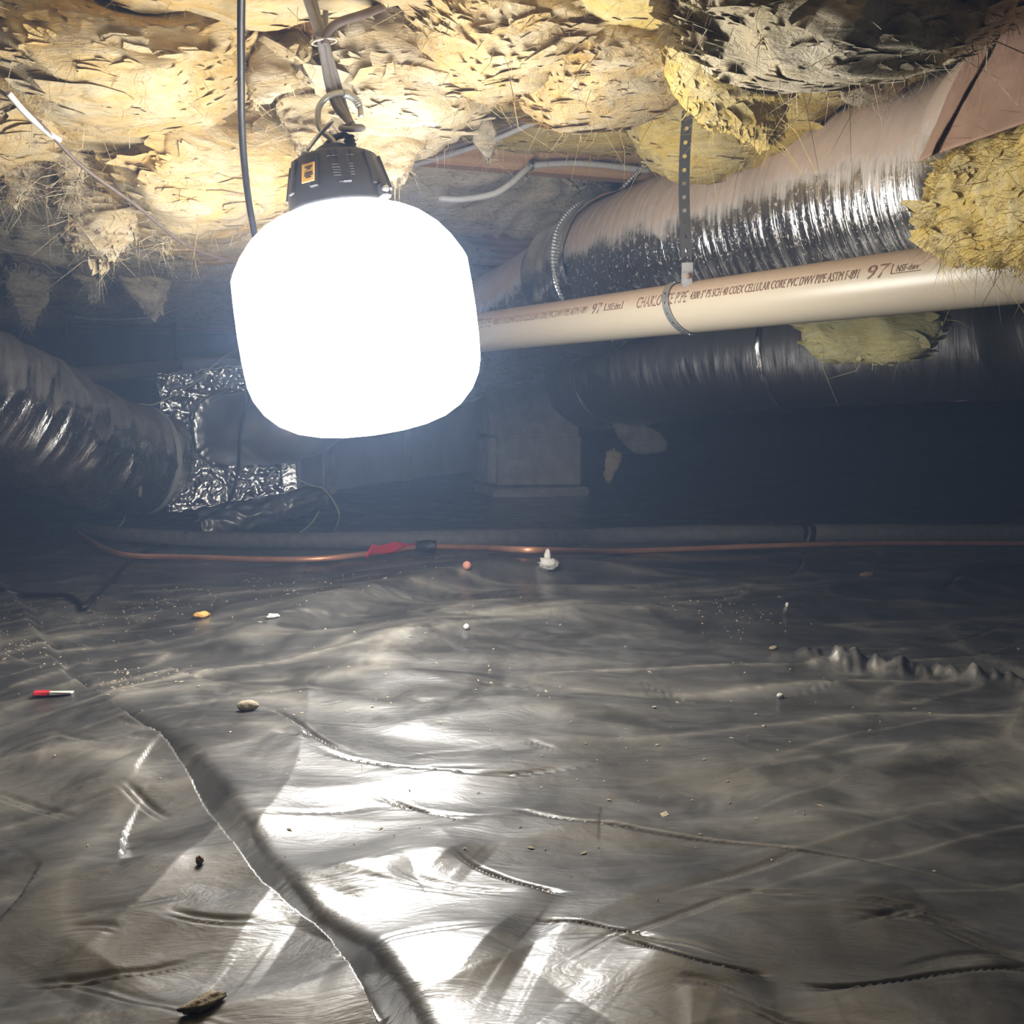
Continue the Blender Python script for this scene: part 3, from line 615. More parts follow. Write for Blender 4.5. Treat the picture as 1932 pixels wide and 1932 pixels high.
# -- loose pieces further back
wool('insulation_chunk', S((1515, 600, 1.75), (1600, 615, 1.74), (1700, 612, 1.72), (1775, 600, 1.72)), [.05, .06, .062, .05], .035, MT['wool_clean'], 'clean bright yellow wool chunk tucked behind the plastic pipe', 34, wdir=(0, .1, 1), amp=.022, n=70, m=60, endp=5, fib=300)
wool('insulation_chunk', S((1160, 850, 3.0), (1155, 875, 3.0), (1147, 908, 3.0)), [.022, .024, .008], [.015, .016, .005], MT['wool_pale'], 'scrap of pale wool dangling below the dark duct end', 35, wdir=(1, 0, 0), amp=.01, n=40, m=32, fib=60, endp=6)

# ------------------------------------------------------------------ ducts
def wrink(a1, a2, f1, f2, sd=0.0):
    def f(L, A):
        ca, sa = np.cos(A), np.sin(A)
        return a1 * (ridged(L * f1 + sd + .4 * pn(L * 3, ca * 1.5, sa * 1.5), ca * 1.1, sa * 1.1, 1.5) - .4) + a2 * pn(L * f2 + sd, ca * 2.2 + sd, sa * 2.2) + .004 * pn(L * 4, ca, sa)
    return f
ud = thing('flex_duct', P(1500, 560, 1.68), 'large silver foil insulated flex duct above the plastic pipe, brown dust on top', 'duct')
upts = [P(2150, 235, 1.14) + np.array([.62, -1.05, .0])] + S((2150, 235, 1.14), (1990, 292, 1.26), (1830, 338, 1.40), (1500, 418, 1.70), (1300, 466, 1.92), (1185, 500, 2.10), (1140, 520, 2.2))
tube('near_section', upts, .140, MT['foil'], ud, n=640, m=150, disp=wrink(.0016, .0012, 55, 120), cap=False)
tube('far_section', S((1165, 508, 2.14), (1120, 530, 2.22), (1040, 578, 2.36), (930, 630, 2.55), (800, 695, 2.8), (700, 742, 3.0)), lambda x: .140 - .016 * np.exp(-((x - .03) / .05) ** 2) - .01 * x, MT['foil'], ud, n=240, m=120, disp=wrink(.0016, .0012, 55, 120, 3.3), cap=False)
ca_ = P(1152, 514, 2.17)
tube('gathered_tape', S((1185, 500, 2.10), (1160, 509, 2.155), (1130, 526, 2.205), (1090, 548, 2.27)), lambda x: .1435 + .004 * np.sin(x * 9), MT['foil_tape'], ud, n=60, m=130, disp=wrink(.006, .003, 20, 50, 7.7), cap=False)
# beaded support cord round the joint
c0, c1 = P(1160, 509, 2.155), P(1130, 526, 2.205); ax = (c1 - c0) / np.linalg.norm(c1 - c0)
U_ = np.array([0, 0, 1.]) - ax[2] * ax; U_ /= np.linalg.norm(U_); S_ = np.cross(ax, U_); 
if S_[1] > 0: S_ = -S_
ring = [c0 + .151 * (math.cos(t) * U_ + math.sin(t) * S_) for t in np.linspace(-.3, 3.0, 14)]
cordpts = [P(1240, 282, 2.12), P(1205, 322, 2.11)] + ring[1:]
tube('support_cord', cordpts, lambda x: .0042 + .0014 * np.sin(x * 520), MT['hookmetal'], ud, n=460, m=6)
ld = thing('flex_duct', P(1600, 775, 2.4), 'dark dusty flex duct in shadow below the plastic pipe', 'duct')
lp = [P(2200, 590, 2.05) + np.array([1.6, -.5, .02])] + S((2200, 590, 2.05), (1932, 622, 2.25), (1700, 640, 2.38), (1480, 660, 2.52), (1300, 682, 2.68), (1190, 700, 2.8), (1140, 708, 2.9))
tube('duct_jacket', lp, lambda x: .148 + .004 * np.sin(x * 13) - .02 * np.clip((x - .96) / .04, 0, 1), MT['foil_low'], ld, n=640, m=130, disp=wrink(.0025, .0014, 24, 90, 5.0), cap=False)
tube('joint_tape', S((1494, 659, 2.51), (1478, 660.5, 2.525), (1464, 662, 2.535)), lambda x: .153 - .006 * (2 * x - 1) ** 2, MT['foil_box'], ld, n=14, m=120, disp=wrink(.004, .002, 50, 60, 2.0), cap=False)
tube('end_collar', S((1160, 705, 2.86), (1125, 712, 2.93), (1105, 716, 2.98)), [.142, .15, .135], MT['foil_low'], ld, n=16, m=80, disp=wrink(.006, .003, 30, 50, 8.0))
nu = 60; uu = np.linspace(0, 1, nu)
lip = np.stack([[P(1700 + 300 * t, 757 - 8 * t + 2 * math.sin(t * 23) + 4 * float(pn(t * 9, .3)), 2.36 - .16 * t) + np.array([0, 0, h]) for h in (0.005 + .003 * math.sin(t * 31), -.001)] for t in uu])
sheet('torn_jacket_edge', lip, MT['kraft'], ld, .002)

wool('torn_jacket_flap', S((1180, 770, 2.80), (1185, 800, 2.80), (1215, 832, 2.80), (1260, 838, 2.8)), [.035, .04, .04, .02], [.012, .012, .012, .006], MT['foam'], None, 37, wdir=(.6, 0, .6), amp=.012, n=40, m=32, fib=0, endp=6, parent=ld)

ldl = thing('flex_duct', P(150, 960, 2.55), 'crumpled silver flex duct running in from the left edge', 'duct')
tube('duct_jacket', S((-330, 640, 1.95), (-150, 700, 2.15), (0, 768, 2.35), (130, 830, 2.52), (220, 862, 2.66), (300, 868, 2.8)), lambda x: .150 - .008 * np.sin(x * 9) - .022 * np.clip((x - .9) / .1, 0, 1), MT['foil_left'], ldl, n=320, m=130, disp=wrink(.008, .003, 17, 45, 1.2), cap=False)
tube('jacket_tie', S((262, 868, 2.735), (272, 868.5, 2.75)), .146, MT['whitecable'], ldl, n=4, m=60, cap=False)

# foil-taped fitting with round sheet-metal stub
fb = thing('duct_fitting', P(430, 970, 2.85), 'foil taped box fitting with a round opening left of the lamp globe', 'duct')
nu, nv = 110, 110
def quad(a, b, c_, d_, nu, nv):
    uu, vv = np.meshgrid(np.linspace(0, 1, nu), np.linspace(0, 1, nv), indexing='ij')
    return ((1 - uu) * (1 - vv))[..., None] * a + (uu * (1 - vv))[..., None] * b + (uu * vv)[..., None] * c_ + ((1 - uu) * vv)[..., None] * d_, uu, vv
A_, B_, C_, D_ = P(296, 712, 2.86), P(505, 688, 2.98), P(560, 928, 2.92), P(318, 968, 2.78)
def crumpled(name, a, b, c_, d_, amp, sd, thick=.004, mat='foil_box', nu=110, nv=110, parent=fb):
    V, uu, vv = quad(a, b, c_, d_, nu, nv); L1 = np.linalg.norm(b - a); L2 = np.linalg.norm(d_ - a)
    N = np.cross(b - a, d_ - a); N /= np.linalg.norm(N); N = N * (1 if N[1] < 0 else -1)
    x, y = uu * L1, vv * L2
    q = amp * (fbm(x * 14 + sd, y * 14, .3, 3) * .8 + 1.2 * (ridged(x * 22, y * 22, sd, 1.5) - .4) + .6 * (ridged(x * 50 + sd, y * 50, sd, 1.5) - .4))
    V = V + N * q[..., None]; uv = np.stack([x, y * 3], -1).reshape(-1, 2)
    return sheet(name, V, MT[mat], parent, thick, uv)
crumpled('foil_face', A_, B_, C_, D_, .010, 1.0)
back = np.array([.05, .30, .03])
crumpled('foil_side', A_ + back, A_, D_, D_ + back, .008, 2.0, nu=60, nv=80)
crumpled('foil_top', A_ + back, B_ + back, B_, A_, .008, 3.0, nu=80, nv=50)
crumpled('foil_bottom', D_, C_, C_ + back, D_ + back, .008, 4.0, nu=80, nv=50)
crumpled('tape_strip', P(530, 868, 2.90), P(556, 862, 2.91), P(562, 930, 2.90), P(536, 934, 2.89), .002, 6.0, nu=24, nv=50)
cx0 = P(432, 812, 2.88); cx1 = P(640, 790, 2.50)
axd = (cx1 - cx0) / np.linalg.norm(cx1 - cx0)
tube('round_stub', [cx0 - axd * .03, cx0 + axd * .12, cx0 + axd * .23], .100, MT['galv'], fb, n=24, m=72, cap=False)
tube('collar_bead', [cx0 + axd * .005 + .106 * (math.cos(t) * np.array([0, 0, 1.]) + math.sin(t) * np.cross(axd, [0, 0, 1.]) / np.linalg.norm(np.cross(axd, [0, 0, 1.]))) for t in np.linspace(0, 2 * math.pi, 40)], .013, MT['foil_tape'], fb, n=160, m=16, disp=lambda L, A: .005 * pn(L * 60, np.cos(A), np.sin(A)), cap=False)
tube('round_elbow', [cx0 + axd * .22, cx0 + axd * .28, cx0 + axd * .31 + np.array([.03, .06, .015]), P(610, 770, 2.98), P(640, 765, 3.1)], .101, MT['galv'], fb, n=40, m=60, cap=False)

# rectangular trunk duct
tk = thing('trunk_duct', P(760, 905, 3.6), 'long dark rectangular trunk duct under the lamp globe', 'duct')
t0, t1 = G(470, 948, .10), G(905, 887.5, .10); tv = t1 - t0; tl = np.linalg.norm(tv); tv /= tl; tn = np.array([tv[1], -tv[0], 0])
RT = np.stack([tv, -tn, np.array([0, 0, 1.])], 1)
for a_, b_ in ((.26, .42), (.42, .98), (.98, 1.9)):
    box('duct_panel', t0 + tv * (a_ + b_) / 2 - tn * .2 + np.array([0, 0, .20]), (b_ - a_ - .003, .40, .40), MT['trunk'], tk, R=RT, bev=.006)
for s_ in (.42, .98):
    q = t0 + tv * s_ + tn * .006 + np.array([0, 0, .2])
    crumpled('seam_tape', q + tv * -.035 + np.array([0, 0, .2]), q + tv * .035 + np.array([0, 0, .2]), q + tv * .035 + np.array([0, 0, -.2]), q + tv * -.035 + np.array([0, 0, -.2]), .0012, 3.3 + s_, .002, 'foil_low', 20, 60, tk)
q = t0 + tv * .43 + tn * .016 + np.array([0, 0, .004]); box('seam_clip', q, (.03, .008, .02), MT['debris'], tk, R=RT, bev=.002)

# far drain pipe, back left
fd = thing('drain_pipe', P(250, 714, 3.9), 'short beige drain pipe in the shadow behind the left foil duct', 'pipe')
tube('pipe_body', S((60, 716, 3.6), (250, 700, 3.9), (420, 684, 4.2)), .030, MT['pvc'], fd, n=40, m=24)
for q in S((130, 710, 3.71), (330, 693, 4.03)):
    box('hanger_strap', np.array([q[0], q[1], (q[2] + .029 + ZJ + .234) / 2]), (.02, .002, ZJ + .234 - q[2] - .029), MT['strapdark'], fd, bev=.0004)

# ------------------------------------------------------------------ plastic drain pipe with print
pa, pb = P(910, 627, 1.95), P(1930, 506, 1.09); pdv = pb - pa; pL = np.linalg.norm(pdv); pdv /= pL; PR = .0365
pipe = thing('drain_pipe', P(1300, 586, 1.5) - np.array([0, 0, PR]), 'cream plastic drain pipe with brown lettering hung from a perforated strap', 'pipe')
tube('pipe_body', [pa - pdv * .9, pb + pdv * .5], PR, MT['pvc'], pipe, n=90, m=64)
def along(px, y_guess=560):
    lo_, hi_ = -.8, pL + .4
    for _ in range(50):
        m_ = (lo_ + hi_) / 2; q = pa + pdv * m_; x = CX + F * q[0] / (cp * q[1] - sp * (q[2] - CAMZ))
        if x < px: lo_ = m_
        else: hi_ = m_
    return m_
side = np.array([pdv[1], -pdv[0], 0.]); side /= np.linalg.norm(side)
if side[1] > 0: side = -side
upv = np.cross(side, pdv); upv = upv if upv[2] > 0 else -upv
def pipe_text(txt, x0, x1, hgt, ang=18, mat='pipeink', shear=.12):
    cu = bpy.data.curves.new('t', 'FONT'); cu.body = txt; cu.size = 1.0; cu.shear = shear; cu.resolution_u = 2
    ob = bpy.data.objects.new('t', cu); col.objects.link(ob); dg = bpy.context.evaluated_depsgraph_get(); dg.update()
    me = bpy.data.meshes.new_from_object(ob.evaluated_get(dg)); bpy.data.objects.remove(ob)
    V = np.array([v.co for v in me.vertices]); fs = [list(p.vertices) for p in me.polygons]; bpy.data.meshes.remove(me)
    a0, a1 = along(x0), along(x1); wx = V[:, 0].max() - V[:, 0].min()
    X = a0 + (V[:, 0] - V[:, 0].min()) / wx * (a1 - a0); th = math.radians(ang) + (V[:, 1] / .7 - .5) * hgt / PR
    W = pa + X[:, None] * pdv + (PR + .0007) * (np.cos(th)[:, None] * side + np.sin(th)[:, None] * upv)
    return mesh('printed_lettering', W, fs, MT[mat], pipe, smooth=False)
pipe_text('CHARLOTTE PIPE', 904, 957, .017)
pipe_text('4300 3" PS SCH 40 COEX CELLULAR CORE PVC DWV PIPE ASTM F-891', 961, 1140, .0115)
pipe_text('97', 1150, 1168, .017)
pipe_text('CHARLOTTE PIPE', 1235, 1330, .017)
pipe_text('4300 3" PS SCH 40 COEX CELLULAR CORE PVC DWV PIPE ASTM F-891', 1336, 1655, .0115)
pipe_text('97', 1671, 1712, .017)
pipe_text('NSF-dwv', 1726, 1768, .008); pipe_text('NSF-dwv', 1180, 1204, .009)
pipe_text('CHARLOTTE PIPE', 1832, 2060, .017)
def pipe_bar(x0, x1, off, hgt):
    a = np.linspace(along(x0), along(x1), 8); V = np.zeros((8, 2, 3))
    for j, o_ in enumerate((off, off + hgt)):
        th = math.radians(18) + o_ / PR; V[:, j] = pa + a[:, None] * pdv + (PR + .0006) * (math.cos(th) * side + math.sin(th) * upv)
    mesh('printed_lettering', V, grid_faces(8, 2), MT['pipeink'], pipe, smooth=False)
pipe_bar(1174, 1208, -.006, .0012); pipe_bar(1718, 1773, -.006, .0010); pipe_bar(1173, 1175, -.006, .012); pipe_bar(1716, 1718, -.006, .012); pipe_bar(1206, 1208, -.006, .012)

# perforated hanger
def band(name, path, wid, pitch, hr, mat, parent, thick=.001):
    """band with a round hole in every cell; path(s)->(pos, width dir), s in metres"""
    f_path, Ltot = path; ncell = int(Ltot / pitch); V = []; Fc = []; ang = np.arange(12) / 12 * 2 * np.pi + np.pi / 12
    for i in range(ncell):
        s0 = (i + .5) * pitch
        for a in ang:
            for k_ in (0, 1):
                if k_ == 0: ds, dw = hr * math.cos(a), hr * math.sin(a)
                else:
                    q = max(abs(math.cos(a)) / (pitch / 2), abs(math.sin(a)) / (wid / 2)); ds, dw = math.cos(a) / q, math.sin(a) / q
                    if abs(abs(math.cos(a)) / (pitch / 2) - q) < 1e-9 and abs(abs(math.sin(a)) * (1 / q)) > wid * .3: dw = math.copysign(wid / 2, dw)
                    if abs(abs(math.sin(a)) / (wid / 2) - q) < 1e-9 and abs(abs(math.cos(a)) * (1 / q)) > pitch * .3: ds = math.copysign(pitch / 2, ds)
                p_, wd_ = f_path(s0 + ds); V.append(p_ + wd_ * dw)
        b0 = i * 24
        for j in range(12):
            j2 = (j + 1) % 12; Fc.append((b0 + 2 * j, b0 + 2 * j2, b0 + 2 * j2 + 1, b0 + 2 * j + 1))
    o = mesh(name, V, Fc, mat, parent, smooth=False)
    md = o.modifiers.new('thick', 'SOLIDIFY'); md.thickness = thick; md.offset = 0; return o
ph = thing('pipe_hanger', P(1290, 632, 1.5), 'perforated metal strap, coloured dark as backlit, holding the plastic pipe', 'hanger')
sx_ = along(1290); sc = pa + pdv * sx_
top = P(1307, 120, 1.47); bot = P(1297, 503, 1.475); sl = np.linalg.norm(bot - top); sdir = (bot - top) / sl
def spath(s_):
    t = s_ / sl; return top + sdir * s_ + np.array([-.006 * math.sin(math.pi * t), .012 * math.sin(math.pi * t), 0]), np.array([.97, -.22, 0])
band('perforated_strap', (spath, sl), .0155, .0187, .0030, MT['strapdark'], ph)
lug0 = P(1296, 512, 1.47)
box('hanger_lug', (bot + lug0) / 2 + np.array([0, -.001, -.006]), (.016, .002, .030), MT['steel'], ph, rz=-.22, bev=.0005)
box('hanger_lug', P(1297, 528, 1.468), (.014, .003, .022), MT['steel'], ph, rz=-.22, bev=.001)
tube('bolt', [P(1298, 521, 1.468) + np.array([0, -.006, 0]), P(1298, 521, 1.468) + np.array([0, .006, 0])], .0042, MT['nut'], ph, n=4, m=6)
# loop band slightly skewed round the pipe
def lpath(s_):
    R_ = PR + .0022; th = math.pi * .60 - s_ / R_; tw = pdv * (.012 * (s_ / (2 * math.pi * R_)) * 1.0 - .012 * math.sin(th))
    return sc + R_ * (math.cos(th) * side + math.sin(th) * upv) + tw, pdv
band('pipe_loop', (lpath, 2 * math.pi * (PR + .0022) * .97), .0125, .0150, .0019, MT['steel'], ph)
nk = sc + upv * (PR + .002) + side * -.004
mesh('loop_neck', [nk + pdv * -.006, nk + pdv * .006, P(1297, 528, 1.468) + np.array([.006, 0, 0]), P(1297, 528, 1.468) - np.array([.006, 0, 0])], [(0, 1, 2, 3)], MT['steel'], ph, smooth=False).modifiers.new('t', 'SOLIDIFY').thickness = .0015

# ------------------------------------------------------------------ work lamp
PXM = 1.15 / F
lc = P(676, 612, 1.15); tilt = math.radians(7.7)
zax = np.array([math.sin(tilt), -.02, -math.cos(tilt)]); zax /= np.linalg.norm(zax)       # downwards along the lamp
xax = np.cross([0, 1., 0], zax); xax /= np.linalg.norm(xax); yax = np.cross(zax, xax); RL = np.stack([xax, yax, zax], 1)
lo_ = lc - zax * 208 * PXM
lamp = thing('work_light', lc + zax * 207 * PXM, 'glowing white barrel shaped work lamp hanging by a hook from grey cables', 'lamp')
def L3(x, y, t): return lo_ + RL @ (np.array([x, y, t]) * PXM)
gpf = np.array([(92, -2), (100, 2), (126, 11), (150, 24), (176, 46), (197, 72), (211, 96), (218, 112), (220, 160), (221, 206), (220, 255), (217, 300), (210, 326), (194, 354), (170, 378), (138, 396), (100, 407), (58, 413), (20, 415), (.5, 415.5)], float)
lathe('glowing_globe', gpf * PXM, RL, lo_, MT['glow'], lamp, m=36)
hp = np.array([(60, -2), (96, 4), (97, -6), (95, -10), (94, -34), (88, -60), (78, -92), (70, -97), (44, -104), (30, -106), (28, -116), (24, -119), (.5, -119)], float)
hous = lathe('housing', hp * PXM, RL, lo_, MT['black'], lamp, m=40)
for a_ in np.linspace(0, 2 * math.pi, 10, endpoint=False):      # cooling ribs
    ca, sa = math.cos(a_), math.sin(a_); r0, r1 = 79, 94
    c_ = L3(86.5 * ca, 86.5 * sa, -58); d1 = L3(95.5 * ca, 95.5 * sa, -30) - L3(80 * ca, 80 * sa, -90)
    zz = d1 / np.linalg.norm(d1); rr = RL @ np.array([ca, sa, 0]); yy = np.cross(zz, rr); yy /= np.linalg.norm(yy); rr = np.cross(yy, zz)
    box('cooling_rib', c_ + rr * .001, (.004, .010, np.linalg.norm(d1) * 1.02), MT['black'], hous, R=np.stack([rr, yy, zz], 1), bev=.001)
def on_cone(ang, t, out=0.0):   # point and frame on the housing side facing ang (0 = to camera, + right)
    r = np.interp(t, [-92, -60, -34], [78, 88, 94]) + out; x, y = -r * math.sin(ang), -r * math.cos(ang)
    if (RL @ np.array([x, y, 0]))[1] > 0 and abs(ang) < 1.2: y = -y
    rr = RL @ np.array([x, y, 0]); rr /= np.linalg.norm(rr); zz = zax + rr * .0; zz = zax * 1 + rr * .27; zz /= np.linalg.norm(zz); yy = np.cross(zz, rr); yy /= np.linalg.norm(yy); rr = np.cross(yy, zz)
    return L3(x, y, t), np.stack([rr, yy, zz], 1)
c_, R_ = on_cone(-.42, -55, 3.5); stk = box('warning_sticker', c_, (.0012, .016, .021), MT['orange'], lamp, R=R_, bev=.0004)
for dz, wd_ in ((-.006, .010), (-.0035, .006), (.001, .010), (.0035, .011), (.006, .007)):
    box('sticker_print', c_ + R_ @ np.array([.0009, -.001, dz]), (.0006, wd_, .0010), MT['ink'], stk, R=R_, bev=.0001)
for a_ in (.02, .12, .22, .32, .42, .52):
    c_, R_ = on_cone(a_, -84, 1.0); box('vent_slot', c_, (.002, .0045, .007), MT['ink'], hous, R=R_, bev=.0005)
for dz in (-62, -57, -52, -47, -42, -30):
    c_, R_ = on_cone(.28, dz, .8); box('rating_print', c_, (.0005, .022 if dz < -35 else .012, .0012), MT['greyprint'], hous, R=R_, bev=.0001)
c_, R_ = on_cone(1.05, -14, 4); clip = box('latch_clip', c_, (.012, .014, .016), MT['black'], lamp, R=R_, bev=.002)
lathe('clip_screw', np.array([(.0001, -.008), (.003, -.0075), (.0035, -.006), (.0035, 0)]), np.stack([R_[:, 1], R_[:, 2], -R_[:, 0]], 1) * 1.0, c_ + np.array([0, -.004, 0]), MT['steel'], clip, m=12)
def lp_(pts, d0): return [P(x, y, d0 + (q[0] if q else 0)) for x, y, *q in pts]
tube('hook', lp_([(632, 312), (632, 290), (630, 268), (618, 256), (604, 243), (600, 225), (601, 206), (608, 192), (622, 180), (640, 175, .01), (655, 177, .02), (670, 187, .03), (679, 202, .035), (681, 220, .03)], 1.145), .0032, MT['hookmetal'], lamp, n=80, m=10)
tube('hook_grip', lp_([(646, 176, .012), (658, 179, .022), (671, 188, .03), (678, 201, .034)], 1.145), lambda x: .0042 + .0006 * np.sin(x * 70), MT['hookmetal'], lamp, n=60, m=10)
rod = tube('latch_rod', S((628, 227, 1.13), (600, 257, 1.135), (576, 287, 1.13)), .0022, MT['steel'], lamp, n=10, m=8)
lathe('rod_knob', np.array([(.0003, -.004), (.0035, -.002), (.004, .001), (.002, .005), (.003, .008), (.0003, .010)]), np.array(Matrix.Rotation(.7, 3, 'Y')) * -1, P(575, 288, 1.13), MT['steel'], rod, m=12)
tube('power_cord', lp_([(592, 318, .02), (598, 304, .02), (606, 290, .02), (618, 272, .01), (634, 259), (650, 255), (657, 262), (660, 275)], 1.16), .0036, MT['cord'], lamp, n=40, m=10)
tube('strain_relief', lp_([(658, 256), (661, 275), (665, 292), (668, 310)], 1.155), lambda x: .0055 + .003 * x + .0007 * np.sin(x * 44), MT['cord'], lamp, n=60, m=12)

# ------------------------------------------------------------------ cables
GC = 'grey cables bundled above the lamp'
tube('electric_cable', S((560, -60, 1.13), (584, 14, 1.13), (603, 70, 1.13), (612, 115, 1.14), (621, 165, 1.15), (634, 200, 1.155), (652, 222, 1.155), (664, 236, 1.15)), .0042, MT['greycable'], None, n=80, m=10, label='left of the three grey cables the lamp hook hangs from', cat='cable', group=GC)
tube('electric_cable', S((575, -60, 1.135), (596, 20, 1.135), (611, 72, 1.135), (621, 118, 1.145), (630, 165, 1.155), (644, 203, 1.158), (658, 226, 1.155), (668, 242, 1.15)), .0042, MT['greycable'], None, n=80, m=10, label='middle of the three grey cables the lamp hook hangs from', cat='cable', group=GC)
tube('electric_cable', S((618, -40, 1.17), (614, 40, 1.15), (618, 84, 1.14), (630, 130, 1.15), (642, 170, 1.165), (652, 205, 1.17), (663, 232, 1.16)), .0032, MT['greycable'], None, n=80, m=10, label='thin right hand cable of the bundle above the lamp', cat='cable', group=GC)
tube('electric_cable', S((613, 84, 1.128), (616, 66, 1.125), (628, 50, 1.125), (650, 38, 1.13), (700, 22, 1.15), (775, -12, 1.2)), .0045, MT['browncable'], None, n=60, m=10, label='dark cable branching off the bundle to the upper right', cat='cable')
q = P(612, 79, 1.132); tube('cable_tie', [q + np.array([.013 * math.cos(t), .009 * math.sin(t), .002 * math.cos(t)]) for t in np.linspace(0, 2 * math.pi, 14)], .0014, MT['wire'], None, n=40, m=6, label='thin tie wrapped round the cable bundle', cat='cable tie')
q = P(664, 236, 1.152); tube('cable_tie', [q + np.array([.012 * math.cos(t), .010 * math.sin(t), .004 * math.sin(t) - .003]) for t in np.linspace(0, 2 * math.pi, 14)], .0032, MT['greycable'], None, n=40, m=6, label='grey tape knot where the cables meet above the strain relief', cat='cable tie')
bc = S((456, -50, 1.06), (455, 40, 1.10), (455, 150, 1.16), (456, 230, 1.21), (461, 310, 1.27), (470, 385, 1.36), (484, 462, 1.42), (500, 560, 1.6), (490, 640, 1.9), (468, 700, 2.2), (464, 760, 2.45), (452, 830, 2.6), (447, 900, 2.62), (425, 955, 2.55), (370, 985, 2.45)) + [GP(*q, .006) for q in ((335, 1022), (290, 1034), (250, 1055), (215, 1090), (175, 1128), (162, 1146), (156, 1148), (152, 1138), (130, 1124), (90, 1122), (40, 1120), (0, 1110), (-60, 1085))]
tube('extension_cord', bc, .0042, MT['cord'], None, n=300, m=10, label='black cord dropping behind the globe and snaking over the plastic at left', cat='cord')
tube('frayed_wire', S((484, 440, 1.40), (490, 462, 1.405), (492, 478, 1.41)), .0012, MT['whitecable'], None, n=12, m=6, label='short white wire end beside the black cord at the globe', cat='wire')
for i, (pts, r_, mt, lb) in enumerate([
    ([(760, 312, 1.80), (830, 285, 1.76), (920, 258, 1.68), (1000, 225, 1.60), (1110, 178, 1.50)], .0055, 'browncable', 'upper of two brown cables crossing above the exposed joist'),
    ([(755, 318, 1.79), (830, 298, 1.75), (920, 268, 1.67), (1005, 232, 1.59), (1120, 178, 1.50)], .0045, 'greycable', 'lower of two cables crossing above the exposed joist'),
    ([(828, 374, 2.02), (870, 376, 2.02), (930, 366, 2.02), (965, 345, 2.02), (990, 322, 2.03), (1010, 312, 2.05), (1080, 308, 2.08), (1140, 312, 2.10), (1225, 322, 2.13)], .0065, 'whitecable', 'white cable stapled along the pine joist with a loose drooping end'),
    ([(-20, 160, 1.13), (20, 185, 1.14), (60, 218, 1.16), (100, 258, 1.18), (160, 318, 1.24), (260, 390, 1.33), (340, 455, 1.42), (400, 482, 1.50), (470, 502, 1.6)], .0022, 'browncable', 'thin brown wire sagging diagonally across the left batts'),
    ([(15, 175, 1.13), (50, 215, 1.155), (90, 250, 1.175), (113, 265, 1.19)], .0035, 'whitecable', 'short white strap piece at the upper left beside the thin wire'),
    ([(-20, 522, 2.4), (60, 525, 2.4), (118, 522, 2.42)], .0016, 'whitecable', 'pale straight wire at the left edge over grey tufts'),
    ([(304, 504, 2.3), (360, 508, 2.3), (450, 521, 2.32)], .0016, 'whitecable', 'pale straight wire left of the globe'),
    ([(140, 598, 2.9), (200, 603, 2.9), (270, 600, 2.9), (310, 592, 2.9), (332, 582, 2.9)], .004, 'greycable', 'dim curved wire hanging in the dark above the foil duct'),
    ([(262, 762, 2.70), (290, 763, 2.72), (330, 744, 2.74), (370, 720, 2.74), (420, 675, 2.72), (470, 648, 2.7)], .0018, 'wire', 'thin wire looping up over the foil fitting to the globe'),
]):
    tube('electric_cable' if 'cable' in lb else 'hanger_wire', S(*pts), r_, MT[mt], None, n=70, m=8, label=lb, cat='cable' if 'cable' in lb else 'wire')
q = P(1003, 311, 2.045); box('cable_staple', q, (.006, .012, .020), MT['ink'], None, rz=ROT, bev=.001, label='black staple holding the white cable to the joist', cat='staple')

# ------------------------------------------------------------------ concrete pier
pier = thing('block_pier', (G(940, 940)[0], 4.1, 0), 'grey concrete block pier right of the lamp globe', 'pier')
pc0 = P(938, 918, 4.1); prz = math.radians(9)
ex = np.array([math.cos(prz), math.sin(prz), 0]); ey = np.array([-math.sin(prz), math.cos(prz), 0])
zb = pc0[2]
for i in range(4):
    off = .006 * ((-1) ** i)
    o = box('block', pc0 + ex * (.168 - (.012 if i else 0) + off) + ey * .2 + np.array([0, 0, .101 + i * .203 - (.027 if i == 3 else 0)]), (.345 + (.03 if i else 0), .40, .194 if i < 3 else .14), MT['concrete'], pier, rz=prz, bev=.006, jit=.002, seed=i)
    if i < 3: box('mortar_joint', pc0 + ex * .165 + ey * .2 + np.array([0, 0, .2025 + i * .203]), (.345, .385, .012), MT['concrete'], pier, rz=prz, bev=.001)
box('footing', pc0 + ex * .165 + ey * .2 + np.array([0, 0, -.03]), (.40, .46, .055), MT['concrete'], pier, rz=prz + .05, bev=.012, jit=.008, seed=4)
# pillar wing: narrow return on the left
box('block_web', pc0 + ex * -.022 + ey * .22 + np.array([0, 0, .10]), (.05, .34, .19), MT['concrete'], pier, rz=prz + .1, bev=.01, jit=.003, seed=8)

# ------------------------------------------------------------------ refrigerant lines on the ground
cl = [(3900, 1021), (3000, 1022), (2050, 1021), (1932, 1022), (1700, 1022), (1520, 1025), (1300, 1033), (1150, 1038), (1000, 1036), (900, 1031), (820, 1029), (780, 1031), (700, 1042), (600, 1052), (500, 1053), (400, 1050), (320, 1048), (250, 1046), (205, 1036), (172, 1018), (150, 1004), (160, 996), (185, 1003)]
rl = thing('refrigerant_line', GP(1000, 1040), 'copper line running across the black plastic beside a black foam sleeve', 'pipe')
tube('copper_tube', [GP(x, y + 5, .010) + np.array([0, 0, .003]) for x, y in cl], .0063, MT['copper'], rl, n=260, m=12)
fs_ = thing('insulated_line', GP(1400, 1020), 'fat black foam sleeved line lying behind the copper tube', 'pipe')
sl_ = [(2080, 1018), (1932, 1018), (1700, 1018), (1530, 1018)]
def on_floor(x, y, r_): q = GP(x, y, 0); return np.array([q[0], q[1], gh1(q[0], q[1]) + r_])
